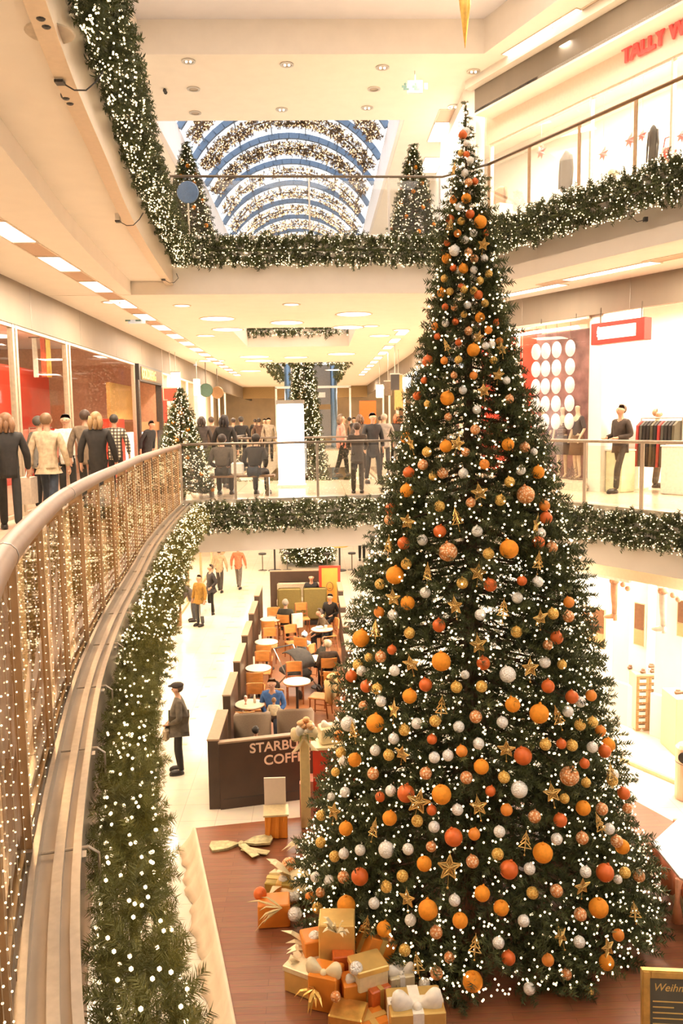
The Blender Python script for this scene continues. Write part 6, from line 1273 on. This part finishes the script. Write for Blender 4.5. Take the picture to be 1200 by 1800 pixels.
# ------------------------------------------------------------- ground floor left shop fronts
WGL = mat('glass_front_frame', (.55,.40,.24), .4, .3)
for i, (y0, y1) in enumerate(((18.5,24),(24.2,30),(30.2,37),(37.2,46))): window('window_%d' % (21+i), [(XG,y0),(XG,y1)], 0.03, 3.5, [0,(y1-y0)/2,y1-y0], WGL, w=.10)
struct('wall_shops_ground_left', MB().bx(-8.6,-8.4,10,62,0,4.05), mat('lit_shop_wall', (.92,.84,.70)))
for i, (px, py, h) in enumerate(((298,1138,2.1),(314,1100,2.2))): p = spot(px, py, 0); plain('shop_post', ['slim tan door post of the ground-floor shop, nearer the garland','broad brown door post of the ground-floor shop'][i], 'post', MB().bx(-.05,.05,-.05,.05,0,h) if i == 0 else MB().bx(-.10,.10,-.06,.06,0,h), WGL if i == 0 else mat('brown_post', (.30,.17,.08), .4), p)
for i in range(5):
    y = 21.5+3.2*i; t = thing('display_stand', '%s lit display table inside the ground-floor left shops, from the viewer' % NTH(i+1), 'display', (-6.3,y,0), 0, 'lit displays of the ground-floor left shops'); MB().rbox((0,0,.4), (1.0,1.4,.8), .02).build('table', WHITEMAT, t)
    for k in range(4): MB().rbox((.2,-.5+k*.33,.8+.14), (.22,.2,.28), .03).build('goods', MATS['goods_%d' % ((i+k) % 5)], t)
# floor mosaic marks beside the walkway
b = MB(); g_ = np.random.default_rng(4)
for i in range(26): y = 16.5+i*.75; b.bx(-3.05+g_.uniform(-.15,.15),-2.82+g_.uniform(-.1,.15),y,y+.10,0,.004)
struct('trim_17', b, mat('floor_inlay', (.62,.48,.30), .3))
# ------------------------------------------------------------- shoe shop on the right
window('window_30', [tuple(q1(12.56,-12.2)[:2]), tuple(q1(12.56,-10.35)[:2])], .07, 3.54, [0], mat('pale_mullion', (.72,.66,.58)), w=.05)
CREAM = mat('cream_cabinet', (.66,.52,.33), .45, var=.03); CREAMF = mat('drawer_front', (.52,.32,.15), .45, var=.05); SHOE = mat('brown_leather', (.20,.10,.055), .4, var=.25)
def shoe_mb():
    b = MB(); b.lathe([(.02,-.14),(.042,-.12),(.046,-.05),(.034,.03),(.038,.10),(.02,.135)], n=12); b.xf(Matrix.Rotation(PI/2,4,'X') @ Matrix.Diagonal((1,.75,1,1))); b.xf(Matrix.Translation((0,0,.034)))
    b.lathe([(.030,.04),(.034,.075),(.030,.09)], (0,.07,0), 10, 1, 1.5); b.bx(-.022,.022,.07,.13,-.0,.03); return b
sp_ = None; SHN = [0]
def shoe(x, y, z, rz, lab):
    global sp_
    if sp_ is None: sp_ = o = shoe_mb().build('shoe', SHOE, None, smooth=True)
    else: o = sp_.copy(); COL.objects.link(o)
    o.location = (x,y,z); o.rotation_euler = (0,0,rz); tag(o, lab, 'shoe', 'brown shoes on the shoe shop cabinets')
def cabinet(label, x0, y0, w, d, h, nx, nz, rz, drawers=True):
    t = thing('shoe_cabinet', label, 'cabinet', (x0,y0,0), rz); MB().bx(0,w,0,d,0.04,h-.04).build('body', CREAM, t); MB().bx(-.02,w+.02,-.02,d+.02,h-.04,h).build('top', CREAM, t); MB().bx(.02,w-.02,.02,d-.02,0,.04).build('plinth', CREAMF, t)
    if drawers:
        MB().bx(0,w,-.006,0,.04,h-.04).build('face_frame', CREAMF, t); dw = w/nx; dh = (h-.12)/nz
        for i in range(nx):
            for k in range(nz):
                x, z = i*dw, .06+k*dh; dr = MB().bx(x+.02,x+dw-.02,-.024,-.006,z+.012,z+dh-.012).build('drawer', mat('drawer_tan', (.50,.28,.12), .45, var=.06), t)
                MB().bx(x+dw*.22,x+dw*.78,-.028,-.024,z+dh*.18,z+dh*.66).build('label_card', WHITEMAT, dr); MB().bx(x+dw*.25,x+dw*.75,-.032,-.024,z+dh*.70,z+dh*.80).build('slot', BLACK, dr)
    return t
cabinet('cream shoe cabinet with three columns of small labelled drawers', 6.60, 16.60, .76, .62, 1.24, 3, 8, .0)
cabinet('second cream shoe cabinet with drawers behind the pale plinth at the frame edge', 7.42, 16.72, .80, .62, 1.26, 3, 8, .0)
for i, (x, y, a) in enumerate(((6.68,17.0,1.9),(6.82,16.72,2.2),(6.92,17.05,1.8),(7.05,16.74,2.0),(7.16,17.06,1.7),(7.30,16.85,2.3),(7.62,16.95,2.0))): shoe(x, y, 1.24+(.02 if x > 7.4 else 0), a, '%s brown shoe from the tree on top of the drawer cabinets' % ['first','second','third','fourth','fifth','sixth','seventh'][i])
p = spot(1186, 1330, 0); t = thing('display_plinth', 'tall plain cream plinth with a shoe on top at the frame edge', 'plinth', (p.x,p.y,0)); MB().rbox((.42,.35,.58), (.84,.70,1.16), .01).build('block', CREAM, t); shoe(p.x+.22, p.y+.3, 1.16, 1.7, 'brown shoe on the tall plain plinth'); shoe(p.x+.48, p.y+.25, 1.16, 2.0, 'brown shoe on the tall plain plinth nearer the frame edge')
BOOT = mat('boot_tan', (.48,.24,.13), .5, var=.3, scale=6)
for i, (px, py) in enumerate(((1079,1022),(1165,1040))):
    nr = (N1[0],N1[1],0); p = spot_n(px, py, q1(13.2,0), nr); t = thing('boot_display', ['hanging tall tan boot with fur cuff on the white shoe shop panel nearer the tree','hanging tall grey-tan boot on the white shoe shop panel at the frame edge'][i], 'boot', tuple(p), aR1+PI/2); m = BOOT if i == 0 else mat('boot_grey', (.56,.46,.38), .5, var=.25, scale=6)
    b = MB(); b.tube([(0,0,0),(.0,0,-.25),(.02,0,-.50),(.02,0,-.66)], [.075,.07,.055,.05], 12); b.tube([(.03,0,-.66),(-.03,0,-.72),(-.16,0,-.76),(-.23,0,-.77)], [.05,.06,.05,.03], 10); b.bx(.02,.07,-.03,.03,-.80,-.68); b.build('boot', m, t, smooth=True)
    MB().lathe([(.09,-.03),(.10,.02),(.085,.07)], n=14).build('cuff', mat('fur_cuff', (.62,.32,.20), .9, var=.4, scale=20), t, smooth=True); MB().tube([(0,0,.05),(0,0,3.9-p.z)], .005, 4).build('cord', CLEARWIRE, t)
    for k, dx in enumerate((.22,.34)): MB().ball((dx,0,-.03-.06*k), .055, 10, 6).build('pompom', mat('fur_cuff', (.62,.32,.20)), t, smooth=True)
for i, (x0, x1, y0, y1) in enumerate(((1024,1060,1064,1140),(1116,1130,1060,1135),(1192,1206,1055,1120))):
    nr = (N1[0],N1[1],0); A = spot_n(x0, y0, q1(14.0,0), nr); B = spot_n(x1, y1, q1(14.0,0), nr); w = (B-A).dot(Vector((T1[0],T1[1],0))); h = A.z-B.z
    t = thing('wall_mirror', ['dark mirror panel on the shoe shop display wall next to the big tree','narrow dark mirror panel between the two boot displays','dark mirror panel at the frame edge of the shoe shop'][i], 'mirror', (A.x,A.y,B.z), aR1+PI/2); MB().bx(-.02,w+.02,0,.05,-.02,h+.02).build('frame', CREAM, t); MB().bx(0,w,-.01,0,h*.38,h).build('mirror', mat('brown_mirror', (.22,.11,.06), .15), t); MB().bx(0,w,-.01,0,0,h*.36).build('lower_panel', CREAMF, t)
for i, (s0, s1) in enumerate(((-12.05,-11.15),(-10.95,-10.3))):
    t = thing('display_wall', ['white display panel behind the tan boot','white display panel behind the grey-tan boot'][i], 'panel', tuple(q1(14.1,s0,0)), aR1+PI/2); MB().bx(0,s1-s0,0,.06,.9,3.6).build('panel', SHOPWHITE, t); MB().bx(0,s1-s0,-.1,.1,.0,.9).build('base', SHOPWHITE, t)
# bin
p = spot(1206, 1403, 0); t = thing('litter_bin', 'brushed steel litter bin by the shoe shop threshold', 'bin', (p.x,p.y,0)); MB().lathe([(.19,0),(.20,.02),(.20,.66)], n=24).build('body', mat('bin_steel', (.62,.40,.28), .3, .7, var=.1, scale=6, stretch=(8,8,.3)), t, smooth=False); MB().lathe([(.20,.66),(.205,.68),(.205,.92),(.16,.97)], n=24).build('hood', mat('bin_hood', (.70,.48,.34), .3, .7), t); MB().lathe([(.10,0),(.10,.03)], n=18).xf(Matrix.Translation((-.13,-.165,.80)) @ Matrix.Rotation(-.65,4,'Z') @ Matrix.Rotation(PI/2,4,'X')).build('opening', BLACK, t); MB().lathe([(.205,.655),(.21,.665),(.205,.675)], n=24).build('band', DARKSTEEL, t)
# ------------------------------------------------------------- white table and menu board
t = thing('round_table', 'white octagonal promotion table draped with rust gauze beside the tree', 'table', (5.32,9.75,.36)); R_ = 1.10
oc = [(R_*math.cos(PI/8+i*PI/4), R_*math.sin(PI/8+i*PI/4)) for i in range(8)]
MB().prism(oc, .62, .68).build('tabletop', WHITEMAT, t); MB().prism([(x*.82,y*.82) for x,y in oc], 0, .62).build('base', mat('ivory_base', (.80,.66,.46), .5), t)
RUSTG = mat('rust_gauze', (.50,.13,.05), .6, var=.15, scale=9)
for i in range(8):
    (xa, ya), (xb, yb) = oc[i], oc[(i+1)%8]; b = MB(); n = 10; rows = []
    for j in range(n+1):
        f = j/n; x, y = xa+(xb-xa)*f, ya+(yb-ya)*f; sag = .14+.26*math.sin(PI*f)**.8; k = 1.012+.03*math.sin(PI*f*5)
        rows += [(x*1.005,y*1.005,.66),(x*k,y*k,.66-sag*.5),(x*k*.995,y*k*.995,.66-sag)]
    b.add(rows, [(j*3+q,j*3+3+q,j*3+4+q,j*3+1+q) for j in range(n) for q in range(2)]); o = b.build('swag', RUSTG, t, smooth=True); o.modifiers.new('th', 'SOLIDIFY').thickness = .006
    b = MB(); b.tube([(xa*1.01,ya*1.01,.66),(xa*1.03,ya*1.03,.40),(xa*1.02,ya*1.02,.12)], [.05,.03,.075], 8); b.build('gather', mat('rose_gauze', (.62,.26,.13), .6), t, smooth=True)
p = spot(1193, 1660, .36); plain('gold_post', 'slim square gold post standing between the promotion table and the menu board', 'post', MB().bx(-.05,.05,-.05,.05,0,.95), mat('gold_post', (.80,.62,.30)), (4.22,8.75,.36))
p = spot(1131, 1712, 1.25); t = thing('menu_board', 'gold framed dark notice board with gold script at the bottom corner', 'notice board', (p.x,p.y,.36), -.12); h = 1.25-.36; w = .74
M = Matrix.Translation((p.x,p.y,.36)) @ Matrix.Rotation(-.12,4,'Z') @ Matrix.Rotation(-.10,4,'X'); t.rotation_euler = (-.10,0,-.12); ROOTM[t.name] = Matrix.Translation((p.x,p.y,.36)) @ (Matrix.Rotation(-.12,4,'Z') @ Matrix.Rotation(-.10,4,'X'))
FR = mat('antique_gold_frame', (.62,.40,.11), .35, .5, var=.2, scale=10)
b = MB(); f = .075
for (x0,x1,z0,z1) in ((0,f,0,h),(w-f,w,0,h),(f,w-f,h-f,h),(f,w-f,0,f)): b.bx(x0,x1,-.03,.03,z0,z1); b.bx(x0+.012,x1-.012,-.042,-.03,z0+.012,z1-.012)
b.build('frame', FR, t); MB().bx(f,w-f,-.012,.012,f,h-f).build('board', mat('slate_board', (.10,.095,.07), .5, var=.15, scale=3), t)
GT = mat('gold_text', (.78,.55,.18), .4, .3)
words('lettering', 'Weihnachts', .105, GT, t, ROOTM[t.name] @ facing((f+.03,-.014,h-f-.13), (1,0,0)), .002, shear=.3)
b = MB()
for k in range(9): b.bx(f+.03,f+.03+[.30,.2,.42,.36,.44,.25,.40,.33,.2][k],-.0155,-.012,h-f-.24-k*.055,h-f-.235-k*.055+.006)
b.build('text_lines', GT, t); MB().tube([(w*.5-.1,.0,0),(w*.5-.1,.45,-.0)], .02, 6).build('stand', FR, t)
